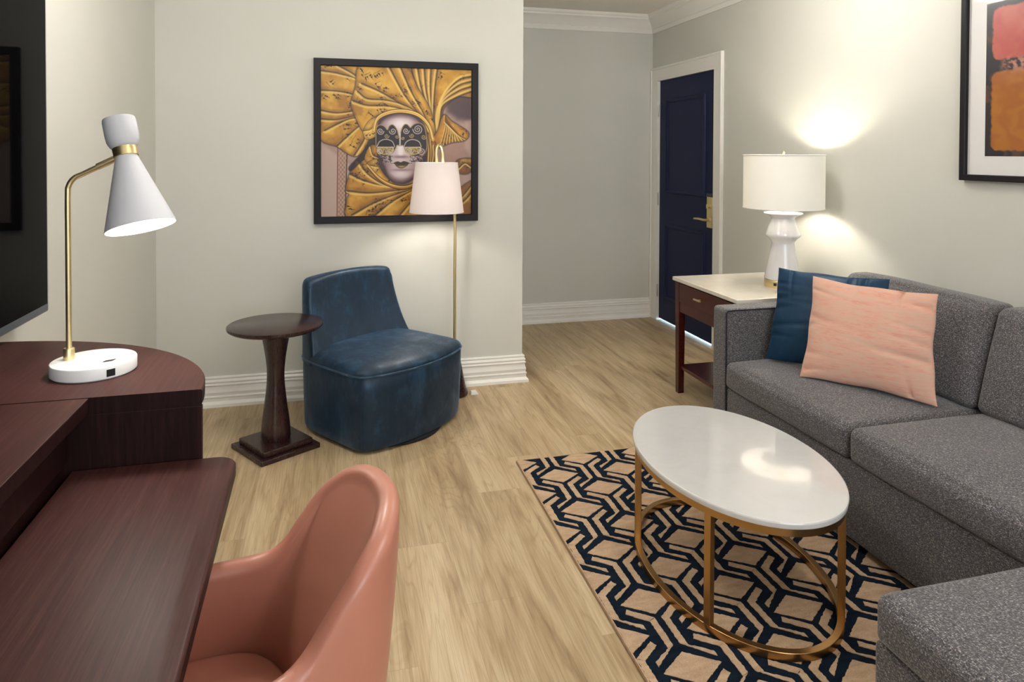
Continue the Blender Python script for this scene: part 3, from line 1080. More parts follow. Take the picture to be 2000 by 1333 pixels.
fs = mesh('lamp_shade', *loft_g([[(SX + r * math.cos(t), SY + r * math.sin(t), z) for t in np.linspace(0, 2 * PI, 73)[:-1]]
                                 for r, z in ((ra0, z0), (ra1, z1), (ra1 - 0.0025, z1), (ra0 - 0.0025, z0), (ra0, z0))], False, False), M['shade_pink'], fl, sharp=50)
for r, z in ((ra0 - 0.001, z0 + 0.002), (ra1 - 0.001, z1 - 0.002)):
    mesh('shade_rim', *tube_g([(SX + r * math.cos(t), SY + r * math.sin(t), z) for t in np.linspace(0, 2 * PI, 73)[:-1]], 0.0025, 8, closed=True), M['shade_pink'], fs)
mesh('shade_fitter', *join(*[tube_g([(SX, SY, z1 - 0.02), (SX + (ra1 - 0.003) * math.cos(t), SY + (ra1 - 0.003) * math.sin(t), z1 - 0.006)], 0.002, 6) for t in (0.2, 2.3, 4.4)]), M['satin_brass'], fl)
add_light('floor_lamp_bulb', 'POINT', (SX, SY, 1.19), 7.0, (1.0, 0.93, 0.82), shadow_soft_size=0.03)
v, f = box_g((0.775, 3.945, 0), (0.825, 3.99, 0.018))
v = [(x + (0 if z < 0.01 else (0.006 if x < 0.8 else -0.012)), y + (0 if z < 0.01 else (0.004 if y < 3.96 else -0.004)), z) for x, y, z in v]
o = mesh('power_plug', v, f, M['trim'], smooth=False, loc=(0.80, 3.967, 0))
tag(bevel(o, 0.003), 'small white plug block on the floor beside the floor lamp base', 'plug')

# ---------------------------------------------------------------- television
tv_ = thing('television', (-0.87, 1.6, 0.93), 'large black flat screen television hanging on the left wall above the desk', 'television')
TX = -0.842
box('tv_frame', (-0.895, 0.72, 0.932), (TX, 2.39, 1.905), M['tv_bezel'], tv_, 0.004)
box('screen', (TX - 0.003, 0.73, 0.957), (TX + 0.0012, 2.378, 1.895), M['tv_glass'], tv_, 0)
box('wall_mount', (XL, 1.3, 1.2), (-0.893, 1.8, 1.6), M['black_plastic'], tv_, 0.002)

# ---------------------------------------------------------------- credenza with rounded end, and desk
SEAM = 1.625
cr = thing('credenza', (-0.6, 1.2, 0), 'raised dark wood credenza along the left wall with a quarter-round end', 'cabinet')


def qround(ax_, by_, z, n=40, x0=XL + 0.002, y0=SEAM):
    return [(x0, y0, z)] + [(x0 + ax_ * math.cos(t), y0 + by_ * math.sin(t), z) for t in np.linspace(0, PI / 2, n)]


rt_ = mesh('round_top', *loft_g([qround(0.652, 0.534, 0.864), qround(0.656, 0.538, 0.868), qround(0.657, 0.539, 0.897), qround(0.654, 0.536, 0.900)]), M['desktop'], cr, sharp=20)
shaded_edge(rt_)
mesh('round_body', *loft_g([qround(0.612, 0.50, 0.0, x0=XL + 0.04, y0=SEAM + 0.0), qround(0.612, 0.50, 0.8635, x0=XL + 0.04)]), M['cabinet'], cr, sharp=40)
box('side_panel', (XL + 0.038, SEAM - 0.001, 0.0), (-0.279, SEAM + 0.012, 0.8637), M['cabinet'], cr, 0.001)
shaded_edge(box('long_top', (XL + 0.002, -0.9, 0.868), (-0.499, SEAM - 0.003, 0.900), M['desktop'], cr, 0.0015))
box('cabinet_body', (XL + 0.04, -0.88, 0.0), (-0.545, SEAM - 0.004, 0.8675), M['cabinet'], cr, 0.002)
for k in range(3):
    y1 = SEAM - 0.03 - k * 0.75
    box('drawer', (-0.546, y1 - 0.72, 0.775), (-0.532, y1, 0.858), M['cabinet'], cr, 0.002)

dk = thing('writing_desk', (-0.37, 1.0, 0), 'lower dark wood writing desk with rounded corner in front of the coral chair', 'desk')
zt = 0.750
rc = 0.045
x_r, y_f = -0.204, SEAM - 0.0035
poly = [(-0.5315, -0.3), (-0.165, -0.3)]
for t in np.linspace(0, PI / 2, 10):
    poly.append((x_r - rc + rc * math.cos(t), y_f - rc + rc * math.sin(t)))
poly.append((-0.5315, y_f))
ins = []
cxy = np.array(poly).mean(0)


def shrink(p, d):
    p = np.array(p)
    v = cxy - p
    return p + np.sign(v) * np.minimum(np.abs(v), d)


mesh('desktop', *loft_g([[(*shrink(p, 0.002), zt - 0.030) for p in poly], [(*p, zt - 0.027) for p in poly], [(*p, zt - 0.004) for p in poly], [(*shrink(p, 0.0018), zt - 0.001) for p in poly], [(*shrink(p, 0.004), zt) for p in poly]]),
     M['desktop'], dk, sharp=20)
shaded_edge(dk.children[0])
box('leg_panel', (-0.50, 1.52, 0.0), (-0.25, 1.545, zt - 0.0305), M['cabinet'], dk, 0.002)
box('leg_panel', (-0.50, -0.25, 0.0), (-0.20, -0.225, zt - 0.0305), M['cabinet'], dk, 0.002)
box('modesty_panel', (-0.52, -0.224, 0.25), (-0.502, 1.519, zt - 0.0305), M['cabinet'], dk, 0.002)

# ---------------------------------------------------------------- desk lamp
BX, BY, BZ = -0.547, 1.818, 0.900
dlm = thing('desk_lamp', (BX, BY, BZ), 'white and brass desk lamp with hourglass head on the credenza end', 'lamp')
ax1 = 0.25
def lb(a, b, z, n=72):
    return [(BX + a * math.cos(t) * math.cos(ax1) - b * math.sin(t) * math.sin(ax1), BY + a * math.cos(t) * math.sin(ax1) + b * math.sin(t) * math.cos(ax1), z) for t in np.linspace(0, 2 * PI, n + 1)[:-1]]


db = mesh('lamp_base', *loft_g([lb(0.086, 0.086, BZ), lb(0.0895, 0.0895, BZ + 0.003), lb(0.090, 0.090, BZ + 0.027), lb(0.0885, 0.0885, BZ + 0.0295), lb(0.086, 0.086, BZ + 0.0302)]), M['white_lacquer'], dlm, sharp=40)
t = math.radians(-52)
ux, uy = math.cos(t), math.sin(t)
pxx, pyy = BX + 0.0902 * ux, BY + 0.0902 * uy
v, f = box_g((-0.0045, -0.009, -0.008), (0.0008, 0.009, 0.008))
v = [(pxx + x * ux - y * uy, pyy + x * uy + y * ux, BZ + 0.015 + z) for x, y, z in v]
mesh('usb_socket', v, f, M['black_plastic'], db, smooth=False)
v, f = box_g((-0.010, -0.006, 0), (0.010, 0.006, 0.0018))
v = [(BX + 0.040 + x * 0.9 + y * 0.3, BY - 0.028 + y + x * 0.4, BZ + 0.030 + z) for x, y, z in v]
mesh('touch_switch', v, f, M['black_plastic'], db, smooth=False)
QX, QY = -0.602, 1.826
mesh('collar', *lathe_g([(0.0115, 0.030), (0.0118, 0.033), (0.0118, 0.055), (0.0105, 0.057)], (QX, QY, BZ), n=24), M['satin_brass'], dlm)
mesh('pole', *tube_g(catmull([(QX, QY, BZ + 0.05), (QX, QY, 1.15), (QX, QY, 1.31), (QX + 0.002, QY, 1.338), (QX + 0.014, QY, 1.357), (QX + 0.035, QY, 1.368), (QX + 0.10, QY - 0.002, 1.402)], 8), 0.0062, 16), M['satin_brass'], dlm)
mesh('joint', *tube_g([(QX + 0.062, QY - 0.001, 1.383), (QX + 0.063, QY - 0.001, 1.3835), (QX + 0.106, QY - 0.002, 1.405)], [0.006, 0.008, 0.008], 16), M['satin_brass'], dlm)
axh = Vector((0.245, -0.24, -1.0)).normalized()
HC = Vector((-0.4785, 1.822, 1.418))      # centre of the brass band
up_ = -axh
hd = mesh('lamp_head', *lathe_g([(0.0255, 0.010), (0.031, 0.016), (0.0355, 0.028), (0.0365, 0.045), (0.0363, 0.078), (0.0350, 0.084), (0.0335, 0.084), (0.0335, 0.04), (0.012, 0.02)], HC, up_, 48), M['matte_white'], dlm, sharp=50)
mesh('band', *lathe_g([(0.0255, -0.0115), (0.0268, -0.0105), (0.0268, 0.0105), (0.0255, 0.0115)], HC, up_, 40), M['satin_brass'], dlm, sharp=40)
e1 = up_.orthogonal().normalized()
cone = mesh('lamp_shade', *lathe_g([(0.0235, -0.010), (0.0245, -0.014), (0.0765, -0.186), (0.0752, -0.186), (0.0225, -0.016)], HC, up_, 72), M['matte_white'], dlm, sharp=50)
mesh('shade_lining', *lathe_g([(0.0214, -0.0165), (0.0749, -0.1858)], HC, up_, 72, cap=False), M['shade_inner'], cone)
bulb = bpy.data.materials.new('bulb_glow')
bulb.use_nodes = True
bn = bulb.node_tree.nodes['Principled BSDF']
bn.inputs['Emission Color'].default_value = (1, 0.95, 0.86, 1)
bn.inputs['Emission Strength'].default_value = 110
BC = HC + axh * 0.115
mesh('bulb', *lathe_g([(0.008, 0.045), (0.014, 0.035), (0.024, 0.018), (0.028, 0.0), (0.024, -0.016), (0.012, -0.026)], BC, up_, 28), bulb, cone)

# ---------------------------------------------------------------- coral desk chair
CO = Vector((0.0, 1.253))
CA = math.radians(10)
oc = thing('desk_chair', (-0.15, 1.24, 0), 'coral leather bucket armchair pulled up to the writing desk', 'chair')


def cw_(x, y, z):
    return (CO.x + x * math.cos(CA) - y * math.sin(CA), CO.y + x * math.sin(CA) + y * math.cos(CA), z)


half_rim = [(-0.42, 0.190, 0.600), (-0.36, 0.194, 0.613), (-0.24, 0.195, 0.627), (-0.15, 0.185, 0.633), (-0.100, 0.174, 0.641), (-0.070, 0.166, 0.660), (-0.042, 0.161, 0.697), (-0.012, 0.158, 0.737), (0.016, 0.152, 0.769),
            (0.050, 0.128, 0.799), (0.073, 0.088, 0.816), (0.087, 0.044, 0.822), (0.091, 0.0, 0.823)]
half_q = [(-0.42, 0.176, 0.44), (-0.36, 0.184, 0.44), (-0.26, 0.190, 0.44), (-0.20, 0.190, 0.44), (-0.165, 0.184, 0.44), (-0.140, 0.176, 0.44), (-0.118, 0.164, 0.44), (-0.102, 0.146, 0.44), (-0.088, 0.124, 0.44),
          (-0.077, 0.097, 0.44), (-0.069, 0.066, 0.44), (-0.064, 0.032, 0.44), (-0.062, 0.0, 0.44)]
half_o = [(-0.42, 0.19, 0.40), (-0.36, 0.205, 0.39), (-0.24, 0.222, 0.38), (-0.15, 0.222, 0.38), (-0.095, 0.214, 0.38), (-0.055, 0.203, 0.38), (-0.022, 0.189, 0.38), (0.005, 0.170, 0.38), (0.028, 0.147, 0.38),
          (0.046, 0.116, 0.38), (0.058, 0.080, 0.38), (0.064, 0.040, 0.38), (0.066, 0.0, 0.38)]


def full(h):
    return [np.array(p) for p in catmull(h + [(x, -y, z) for x, y, z in h[-2::-1]], 4)]


RIM, QI, OU = full(half_rim), full(half_q), full(half_o)
rings = []
for i, (P, Q, O) in enumerate(zip(RIM, QI, OU)):
    a = RIM[max(0, i - 1)]
    b = RIM[min(len(RIM) - 1, i + 1)]
    tdir = (b - a)[:2]
    tdir = tdir / np.linalg.norm(tdir)
    out = np.array([tdir[1], -tdir[0], 0]) * -1
    c = np.array([-0.15, 0.0, 0])
    if np.dot(out[:2], (P - c)[:2]) < 0: out = -out
    r = 0.020
    sec = []
    inn = P - out * r
    for s in (0.0, 0.06, 0.2, 0.35, 0.5, 0.65, 0.78, 0.9, 0.97):      # up the inside
        e = s ** 1.7
        p = Q * (1 - e) + (inn + np.array([0, 0, -r])) * e
        p[2] = Q[2] * (1 - s) + (inn[2] - r) * s
        sec.append(p)
    for k in range(0, 9):
        ang = PI - k * PI / 8
        sec.append(P + out * r * math.cos(ang) + np.array([0, 0, -r + r * 1.0 * math.sin(ang)]))
    ot = P + out * r
    for s in (0.08, 0.25, 0.45, 0.65, 0.85, 1.0):
        e = s ** 1.5
        p = (ot + np.array([0, 0, -r])) * (1 - e) + O * e
        p[2] = (ot[2] - r) * (1 - s) + O[2] * s
        sec.append(p)
    sec.append(np.array([O[0] * 0.8 - 0.03, O[1] * 0.8, 0.365]))
    sec.append(np.array([O[0] * 0.3 - 0.10, O[1] * 0.3, 0.36]))
    rings.append([cw_(*p) for p in sec])
shell = mesh('shell', *loft_g(rings, True, True), M['coral'], oc, sharp=70)
st_path = []
for i, (P, O) in enumerate(zip(RIM, OU)):
    if i < 6 or i > len(RIM) - 7: continue
    a = RIM[i - 1]
    b = RIM[i + 1]
    tdir = (b - a)[:2] / np.linalg.norm((b - a)[:2])
    out = np.array([tdir[1], -tdir[0], 0]) * -1
    if np.dot(out[:2], (P - np.array([-0.15, 0, 0]))[:2]) < 0: out = -out
    st_path.append(cw_(*(P + out * 0.0182 + np.array([0, 0, -0.026]))))
mesh('stitching', *tube_g(st_path, 0.0013, 6), mat('coral_thread', (0.30, 0.10, 0.07), 0.7), shell)
sq = [np.array([p[0], p[1]]) for p in QI]
sc = np.array([-0.24, 0.0])
rs_ = []
for s, z in ((0.99, 0.425), (1.0, 0.44), (0.997, 0.449), (0.98, 0.457), (0.94, 0.461), (0.8, 0.464), (0.4, 0.466), (0.1, 0.467)):
    ringp = [sc + (p - sc) * s for p in sq]
    front = [sc + (np.array([-0.44, y]) - sc) * s for y in np.linspace(-0.165, 0.165, 9)]
    rs_.append([cw_(p[0], p[1], z) for p in ringp + front])
mesh('seat', *loft_g(rs_), M['coral'], oc, sharp=80)
mesh('column', *lathe_g([(0.03, 0.06), (0.03, 0.2), (0.022, 0.2), (0.022, 0.368)], cw_(-0.18, 0, 0), n=20), M['brass'], oc)
for k in range(4):
    t = math.radians(45 + 90 * k)
    c = cw_(-0.18, 0, 0)
    p1 = (c[0] + 0.26 * math.cos(t), c[1] + 0.26 * math.sin(t))
    mesh('leg', *tube_g([(c[0] + 0.02 * math.cos(t), c[1] + 0.02 * math.sin(t), 0.09), (p1[0], p1[1], 0.013), (p1[0] + 0.01 * math.cos(t), p1[1] + 0.01 * math.sin(t), 0.0125)], [0.017, 0.012, 0.011], 12), M['brass'], oc)

# ---------------------------------------------------------------- pictures
def smooth(e0, e1, x):
    t = np.clip((x - e0) / (e1 - e0), 0, 1)
    return t * t * (3 - 2 * t)


def vnoise(x, y, seed=0):
    """smooth value noise"""
    rs = np.random.default_rng(seed)
    g = rs.random((64, 64))
    xi, yi = np.floor(x).astype(int), np.floor(y).astype(int)
    fx, fy = x - xi, y - yi
    fx, fy = fx * fx * (3 - 2 * fx), fy * fy * (3 - 2 * fy)
    a = g[yi % 64, xi % 64]
    b = g[yi % 64, (xi + 1) % 64]
    c = g[(yi + 1) % 64, xi % 64]
    d = g[(yi + 1) % 64, (xi + 1) % 64]
    return (a * (1 - fx) + b * fx) * (1 - fy) + (c * (1 - fx) + d * fx) * fy


def fbm(x, y, seed=0):
    return sum(vnoise(x * 2 ** k + 7 * k, y * 2 ** k + 3 * k, seed + k) / 2 ** (k + 1) for k in range(4)) / 0.9375


def lin(c):
    c = np.array(c, float) / 255
    return np.where(c <= 0.04045, c / 12.92, ((c + 0.055) / 1.055) ** 2.4)


class Canvas:
    def __init__(s, nx, ny, w, h):
        s.X, s.Y = np.meshgrid(np.linspace(0, w, nx), np.linspace(0, h, ny))
        s.C = np.zeros((ny, nx, 3))

    def put(s, m, col):
        col = np.array(col, float)
        s.C = s.C * (1 - m[..., None]) + col * m[..., None]

    def poly(s, pts, soft=3.0):
        """signed-distance mask of a closed smooth outline"""
        P = np.array(pts, float)
        Q = np.roll(P, -1, 0)
        d2 = np.full(s.X.shape, 1e12)
        ins = np.zeros(s.X.shape, bool)
        for (x0, y0), (x1, y1) in zip(P, Q):
            dx, dy = x1 - x0, y1 - y0
            L = dx * dx + dy * dy + 1e-9
            t = np.clip(((s.X - x0) * dx + (s.Y - y0) * dy) / L, 0, 1)
            d2 = np.minimum(d2, (s.X - x0 - t * dx) ** 2 + (s.Y - y0 - t * dy) ** 2)
            cr_ = ((y0 > s.Y) != (y1 > s.Y)) & (s.X < dx * (s.Y - y0) / (dy + 1e-12) + x0)
            ins ^= cr_
        d = np.sqrt(d2) * np.where(ins, -1, 1)
        return d, 1 - smooth(-soft / 2, soft / 2, d)

    def line(s, pts, w, soft=3.0, k=5):
        P = np.array(catmull([(*p,) for p in pts], k) if len(pts) > 2 else pts, float)
        d2 = np.full(s.X.shape, 1e12)
        x0, x1 = P[:, 0].min() - 3 * w - 4, P[:, 0].max() + 3 * w + 4
        y0, y1 = P[:, 1].min() - 3 * w - 4, P[:, 1].max() + 3 * w + 4
        for a, b in zip(P[:-1], P[1:]):
            dx, dy = b - a
            L = dx * dx + dy * dy + 1e-9
            t = np.clip(((s.X - a[0]) * dx + (s.Y - a[1]) * dy) / L, 0, 1)
            d2 = np.minimum(d2, (s.X - a[0] - t * dx) ** 2 + (s.Y - a[1] - t * dy) ** 2)
        return 1 - smooth(w / 2 - soft / 2, w / 2 + soft / 2, np.sqrt(d2))


def gold(v):
    """gold cloth tones from dark crease to bright ridge"""
    st = [(0.0, lin((34, 18, 10))), (0.2, lin((86, 52, 22))), (0.42, lin((158, 108, 40))), (0.6, lin((198, 152, 60))), (0.8, lin((222, 184, 96))), (1.0, lin((240, 218, 158)))]
    v = np.clip(v, 0, 1)
    out = np.zeros(v.shape + (3,))
    for k in range(3):
        out[..., k] = np.interp(v, [a for a, _ in st], [c[k] for _, c in st])
    return out


def paint_mask():
    # coordinates are those of a 1108 x 1115 sheet
    c = Canvas(410, 412, 1108, 1115)
    X, Y = c.X, c.Y
    ny_, nx_ = X.shape
    tex = fbm(X / 40, Y / 40, 1)
    c.C[:] = lin((182, 158, 148))
    c.put(0.5 * tex, lin((136, 108, 104)))
    d, m = c.poly([(880, 190), (1120, 170), (1120, 400), (1000, 390), (920, 330)], 70)
    c.put(m * 0.9, lin((74, 58, 66)))
    d, m = c.poly([(840, 560), (1120, 430), (1120, 760), (860, 760)], 60)
    c.put(m * 0.5, lin((156, 120, 104)))
    d, m = c.poly([(1060, 400), (1120, 380), (1120, 700), (1060, 600)], 40)
    c.put(m * 0.6, lin((196, 170, 158)))
    d, m = c.poly([(-20, 560), (240, 760), (240, 1135), (-20, 1135)], 30)
    c.put(m, lin((188, 166, 156)))
    d, m = c.poly([(125, 600), (190, 600), (172, 1135), (118, 1135)], 6)
    lace = 0.5 + 0.5 * np.sin(X / 4.2) * np.sin(Y / 5.5)
    c.put(m, lin((150, 112, 98)))
    c.put(m * lace * 0.7, lin((206, 182, 164)))
    c.put(c.line([(118, 600), (112, 1115)], 7), lin((128, 64, 52)))
    c.put(c.line([(184, 640), (170, 1115)], 8), lin((84, 50, 42)))
    rs = np.random.default_rng(77)

    def cloth(outline, rays, width=(14, 5), base=(196, 148, 52), seed=0, notes=14, under=16, soft=4):
        """a pleated cloth: a golden field crossed by pleats, each a dark crease beside a bright ridge"""
        d, m = c.poly(catmull(outline, 5, True), soft)
        c.put(np.clip(1 - smooth(0, under, d), 0, 1) * 0.85, lin((28, 17, 15)))
        L = Canvas.__new__(Canvas)
        L.X, L.Y = X, Y
        w = fbm(X / 70 + seed, Y / 70, seed + 3)
        L.C = np.zeros(X.shape + (3,)) + lin(base)
        L.put(smooth(0.5, 0.8, w) * 0.75, lin((224, 182, 84)))
        L.put(smooth(0.5, 0.22, w) * 0.6, lin((150, 100, 34)))
        L.put((1 - smooth(0, 26, -d)) * 0.45, lin((92, 56, 22)))
        # staves and notes run across the pleats
        r2 = np.random.default_rng(seed + 40)
        ys, xs = np.nonzero(m > 0.9)
        for _ in range(notes):
            k = r2.integers(len(xs))
            px, py = X[ys[k], xs[k]], Y[ys[k], xs[k]]
            ray = rays[r2.integers(len(rays))]
            a, b = np.array(ray[0], float), np.array(ray[-1], float)
            q_ = (b - a) / np.linalg.norm(b - a)
            t_ = np.array([-q_[1], q_[0]])
            W_ = r2.uniform(34, 60)
            L.put(L.line([(px - t_[0] * W_ / 2, py - t_[1] * W_ / 2), (px + t_[0] * W_ / 2, py + t_[1] * W_ / 2)], 3.2, 3) * 0.8, lin((60, 36, 16)))
            for j in range(r2.integers(3, 6)):
                ox = px + q_[0] * r2.uniform(8, 46) + t_[0] * r2.uniform(-W_ / 2, W_ / 2)
                oy = py + q_[1] * r2.uniform(8, 46) + t_[1] * r2.uniform(-W_ / 2, W_ / 2)
                L.put(1 - smooth(4.5, 8, np.hypot(X - ox, (Y - oy) * 1.2)), lin((38, 22, 12)))
                L.put(L.line([(ox, oy), (ox + q_[0] * 22, oy + q_[1] * 22)], 3, 3), lin((44, 26, 14)))
        for i, ray in enumerate(rays):
            P = np.array(catmull(ray, 6) if len(ray) > 2 else ray, float)
            dd = np.full(X.shape, 1e9)
            sd = np.zeros(X.shape)
            tt = np.zeros(X.shape)
            n = len(P) - 1
            for k in range(n):
                a, e = P[k], P[k + 1] - P[k]
                q = e @ e + 1e-9
                t = np.clip(((X - a[0]) * e[0] + (Y - a[1]) * e[1]) / q, 0, 1)
                ex, ey = X - a[0] - t * e[0], Y - a[1] - t * e[1]
                d_ = np.hypot(ex, ey)
                s_ = np.sign(e[0] * ey - e[1] * ex) * d_
                sel = d_ < dd
                dd = np.where(sel, d_, dd)
                sd = np.where(sel, s_, sd)
                tt = np.where(sel, (k + t) / n, tt)
            wd = width[0] * (1 - tt) + width[1] * tt
            ridge = np.exp(-((sd - wd * 0.75) / (wd * 0.55)) ** 2)
            crease = np.exp(-((sd + wd * 0.25) / (wd * 0.45)) ** 2)
            shade_ = np.exp(-((sd + wd * 1.3) / (wd * 1.0)) ** 2)
            L.put(shade_ * 0.45, lin((120, 76, 28)))
            L.put(ridge * 0.75, lin((240, 208, 122)))
            L.put(crease * 0.9, lin((46, 27, 14)))
        c.C = c.C * (1 - m[..., None]) + L.C * m[..., None]

    # left fan
    cloth([(-30, -30), (290, -30), (280, 90), (235, 250), (255, 360), (330, 470), (385, 560), (330, 600), (240, 668), (120, 600), (-30, 490)],
          [[(-20, 40), (130, 60), (300, 120), (420, 300)], [(-20, 185), (120, 190), (260, 215)], [(-20, 330), (110, 350), (250, 330)], [(-20, 395), (100, 400), (230, 372)], [(30, 480), (180, 400), (270, 380)],
           [(120, 0), (230, 60), (330, 140)], [(110, 600), (210, 500), (300, 420)], [(240, 660), (300, 560), (330, 470)]], (15, 10), seed=1, notes=20)
    # right sweep
    top = [[(640 + 52 * k, -25), (690 + 34 * k, 150), (770 + 12 * k, 330), (800 + 8 * k, 480), (815 + 6 * k, 570)] for k in range(5)]
    top += [[(1130, 40 + 38 * k), (1010, 75 + 42 * k), (905 - 4 * k, 190 + 28 * k), (850 + 6 * k, 330 + 16 * k), (842 + 5 * k, 480), (836 + 8 * k, 570)] for k in range(4)]
    cloth([(600, -30), (1135, -30), (1135, 190), (1010, 205), (915, 270), (885, 340), (905, 420), (930, 480), (880, 590), (810, 590), (760, 480), (690, 250)], top, (17, 6), seed=2, notes=10)
    # big upper fold
    fold = [[(560, -25), (650, 180), (740, 340), (815, 520)], [(475, -25), (590, 190), (700, 340), (790, 470)], [(290, 130), (430, 190), (600, 290), (730, 380), (800, 470)],
            [(260, 190), (330, 240), (480, 250), (640, 300), (760, 400), (815, 500)], [(230, 260), (330, 290), (480, 292), (620, 325), (740, 400), (806, 500)]]
    cloth([(290, -30), (590, -30), (700, 150), (800, 330), (840, 560), (790, 520), (700, 405), (590, 350), (440, 345), (370, 390), (345, 490), (290, 470), (225, 330), (215, 260), (245, 150)], fold, (17, 8), (206, 160, 62), 3, 26)
    # ruff at the right
    cloth([(895, 350), (960, 400), (1082, 480), (1062, 540), (960, 560), (840, 600), (800, 560), (850, 470)],
          [[(905 + 0 * k, 352 + 6 * k), (900 + 12 * k, 430 + 8 * k), (850 + 24 * k, 590 - 6 * k)] for k in range(1, 10)], (6, 6), (190, 140, 50), 6, 5)
    # strap of the hood by the right cheek
    cloth([(770, 500), (800, 520), (840, 600), (830, 720), (780, 730), (765, 640)], [[(800, 540), (806, 640), (800, 730)], [(780, 540), (788, 640), (784, 730)], [(822, 590), (824, 660), (816, 730)]], (8, 8), (180, 128, 44), 8, 0)
    # lower fan
    low = [[(190, 930), (340, 945), (520, 930), (700, 905)], [(200, 800), (300, 850), (450, 890), (640, 900)], [(220, 1110), (380, 1020), (560, 950), (720, 900)], [(380, 1120), (500, 1020), (620, 950), (740, 890)],
           [(560, 1125), (640, 1030), (720, 930)], [(260, 700), (330, 800), (450, 880), (600, 905)]]
    cloth([(380, 580), (250, 700), (190, 840), (176, 930), (200, 950), (184, 1000), (215, 1140), (700, 1140), (760, 1000), (720, 880), (560, 890), (450, 800), (400, 700)], low, (18, 7), (198, 148, 54), 4, 26)
    cloth([(1000, 700), (1120, 690), (1120, 760), (1080, 800), (1010, 790)], [[(1010, 760), (1060, 720), (1110, 750)]], (10, 10), (130, 84, 34), 9, 3)
    cloth([(940, 1000), (1130, 860), (1130, 1140), (900, 1140)], [[(930, 1060), (1040, 980), (1120, 880)], [(930, 1110), (1060, 1010), (1120, 940)]], (12, 12), (150, 104, 40), 10, 4)
    # black gap left of the face
    d, m = c.poly(catmull([(350, 520), (395, 480), (420, 560), (400, 640), (300, 700), (215, 780), (195, 745), (290, 640)], 4, True), 12)
    c.put(m * 0.92, lin((26, 18, 26)))
    # bow by the temple
    for pts, v0 in (([(300, 480), (345, 400), (405, 380), (410, 450), (385, 520), (320, 540)], 1), ([(350, 590), (405, 600), (415, 680), (370, 740), (310, 690)], 2), ([(320, 730), (395, 690), (415, 750), (365, 800)], 3)):
        cloth(pts, [[pts[0], tuple(np.mean(pts, 0)), pts[2]]], (10, 8), (222, 180, 92) if v0 != 2 else (186, 136, 52), 20 + v0, 2, 8)
    # face
    face = catmull([(392, 470), (408, 410), (460, 368), (560, 345), (670, 358), (745, 420), (772, 540), (760, 690), (715, 790), (640, 855), (578, 874), (510, 850), (450, 790), (415, 700), (398, 580)], 6, True)
    d, m = c.poly(face, 4)
    c.put((1 - smooth(0, 16, d)) * 0.85, lin((30, 18, 18)))
    nx, ny = (X - 575) / 205, (Y - 620) / 275
    sh = 0.80 - 0.5 * nx ** 2 - 0.22 * ny ** 2 + 0.05 * (fbm(X / 90, Y / 90, 21) - 0.5)
    sh += 0.35 * np.exp(-((X - 570) / 90) ** 2 - ((Y - 420) / 45) ** 2)
    sh += 0.30 * np.exp(-((X - 572) / 20) ** 2 - ((Y - 625) / 50) ** 2) + 0.25 * np.exp(-((X - 590) / 70) ** 2 - ((Y - 805) / 28) ** 2)
    sh -= 0.50 * np.exp(-((X - 575) / 50) ** 2 - ((Y - 672) / 11) ** 2)
    sh -= 0.22 * np.exp(-((X - 460) / 30) ** 2 - ((Y - 740) / 60) ** 2)
    sh -= 0.30 * np.exp(-((X - 577) / 60) ** 2 - ((Y - 772) / 9) ** 2)
    sh -= 0.45 * (1 - smooth(0, 45, -d))
    f0, f1, f2 = lin((74, 52, 58)), lin((176, 152, 156)), lin((238, 228, 230))
    v = np.clip(sh, 0, 1)
    col = np.stack([np.interp(v, [0.1, 0.6, 1.0], [f0[k], f1[k], f2[k]]) for k in range(3)], -1)
    c.C = c.C * (1 - m[..., None]) + col * m[..., None]
    # lips
    for pts, cc in (([(520, 722), (550, 706), (574, 713), (598, 704), (640, 722), (577, 738)], (58, 42, 30)), ([(532, 728), (577, 734), (628, 728), (604, 753), (574, 760), (548, 751)], (92, 72, 42))):
        d, m = c.poly(catmull(pts, 5, True), 4)
        c.put(m, lin(cc))
    c.put(np.exp(-((X - 580) / 26) ** 2 - ((Y - 746) / 6) ** 2) * 0.8, lin((196, 176, 118)))
    c.put(c.line([(497, 724), (574, 717), (658, 722)], 3, 3), lin((58, 42, 44)))
    # lace eye mask: two lobed halves joined over the nose
    hm = catmull([(392, 500), (396, 452), (425, 432), (458, 448), (475, 470), (490, 440), (515, 430), (545, 465), (562, 520), (580, 462), (600, 428), (625, 428), (645, 450), (670, 425), (715, 415), (750, 445), (765, 520), (768, 600),
                  (745, 650), (690, 668), (640, 655), (605, 615), (590, 585), (568, 590), (545, 585), (525, 630), (480, 664), (430, 662), (396, 620)], 5, True)
    d, m = c.poly(hm, 4)
    c.put(m, lin((32, 26, 38)))
    # golden lower lids with filigree
    for ex, s in ((462, 1), (665, -1)):
        q = np.hypot((X - ex) / 66, (Y - 616) / 44)
        c.put((1 - smooth(0.85, 1.0, q)) * smooth(590, 600, Y) * 0.9, lin((190, 164, 104)))
        c.put((1 - smooth(0.85, 1.0, q)) * smooth(590, 600, Y) * (fbm(X / 9, Y / 9, 50) > 0.52) * 0.7, lin((70, 52, 40)))
        c.put((1 - smooth(0.86, 0.93, q)) * smooth(0.78, 0.84, q) * smooth(590, 600, Y), lin((214, 194, 148)))
    c.put(c.line([tuple(p) for p in hm[::3]] + [tuple(hm[0])], 6, 3, 3), lin((160, 140, 96)))

    def swirl(cx, cy, r, turns, s, w=5, col=(196, 186, 182)):
        pts = []
        for k in range(int(10 * turns) + 1):
            a = k / 10 * 2 * PI
            rr = r * (1 - k / (10 * turns + 2))
            pts.append((cx + s * rr * math.cos(a), cy + rr * math.sin(a)))
        c.put(c.line(pts, w, 3, 3), lin(col))

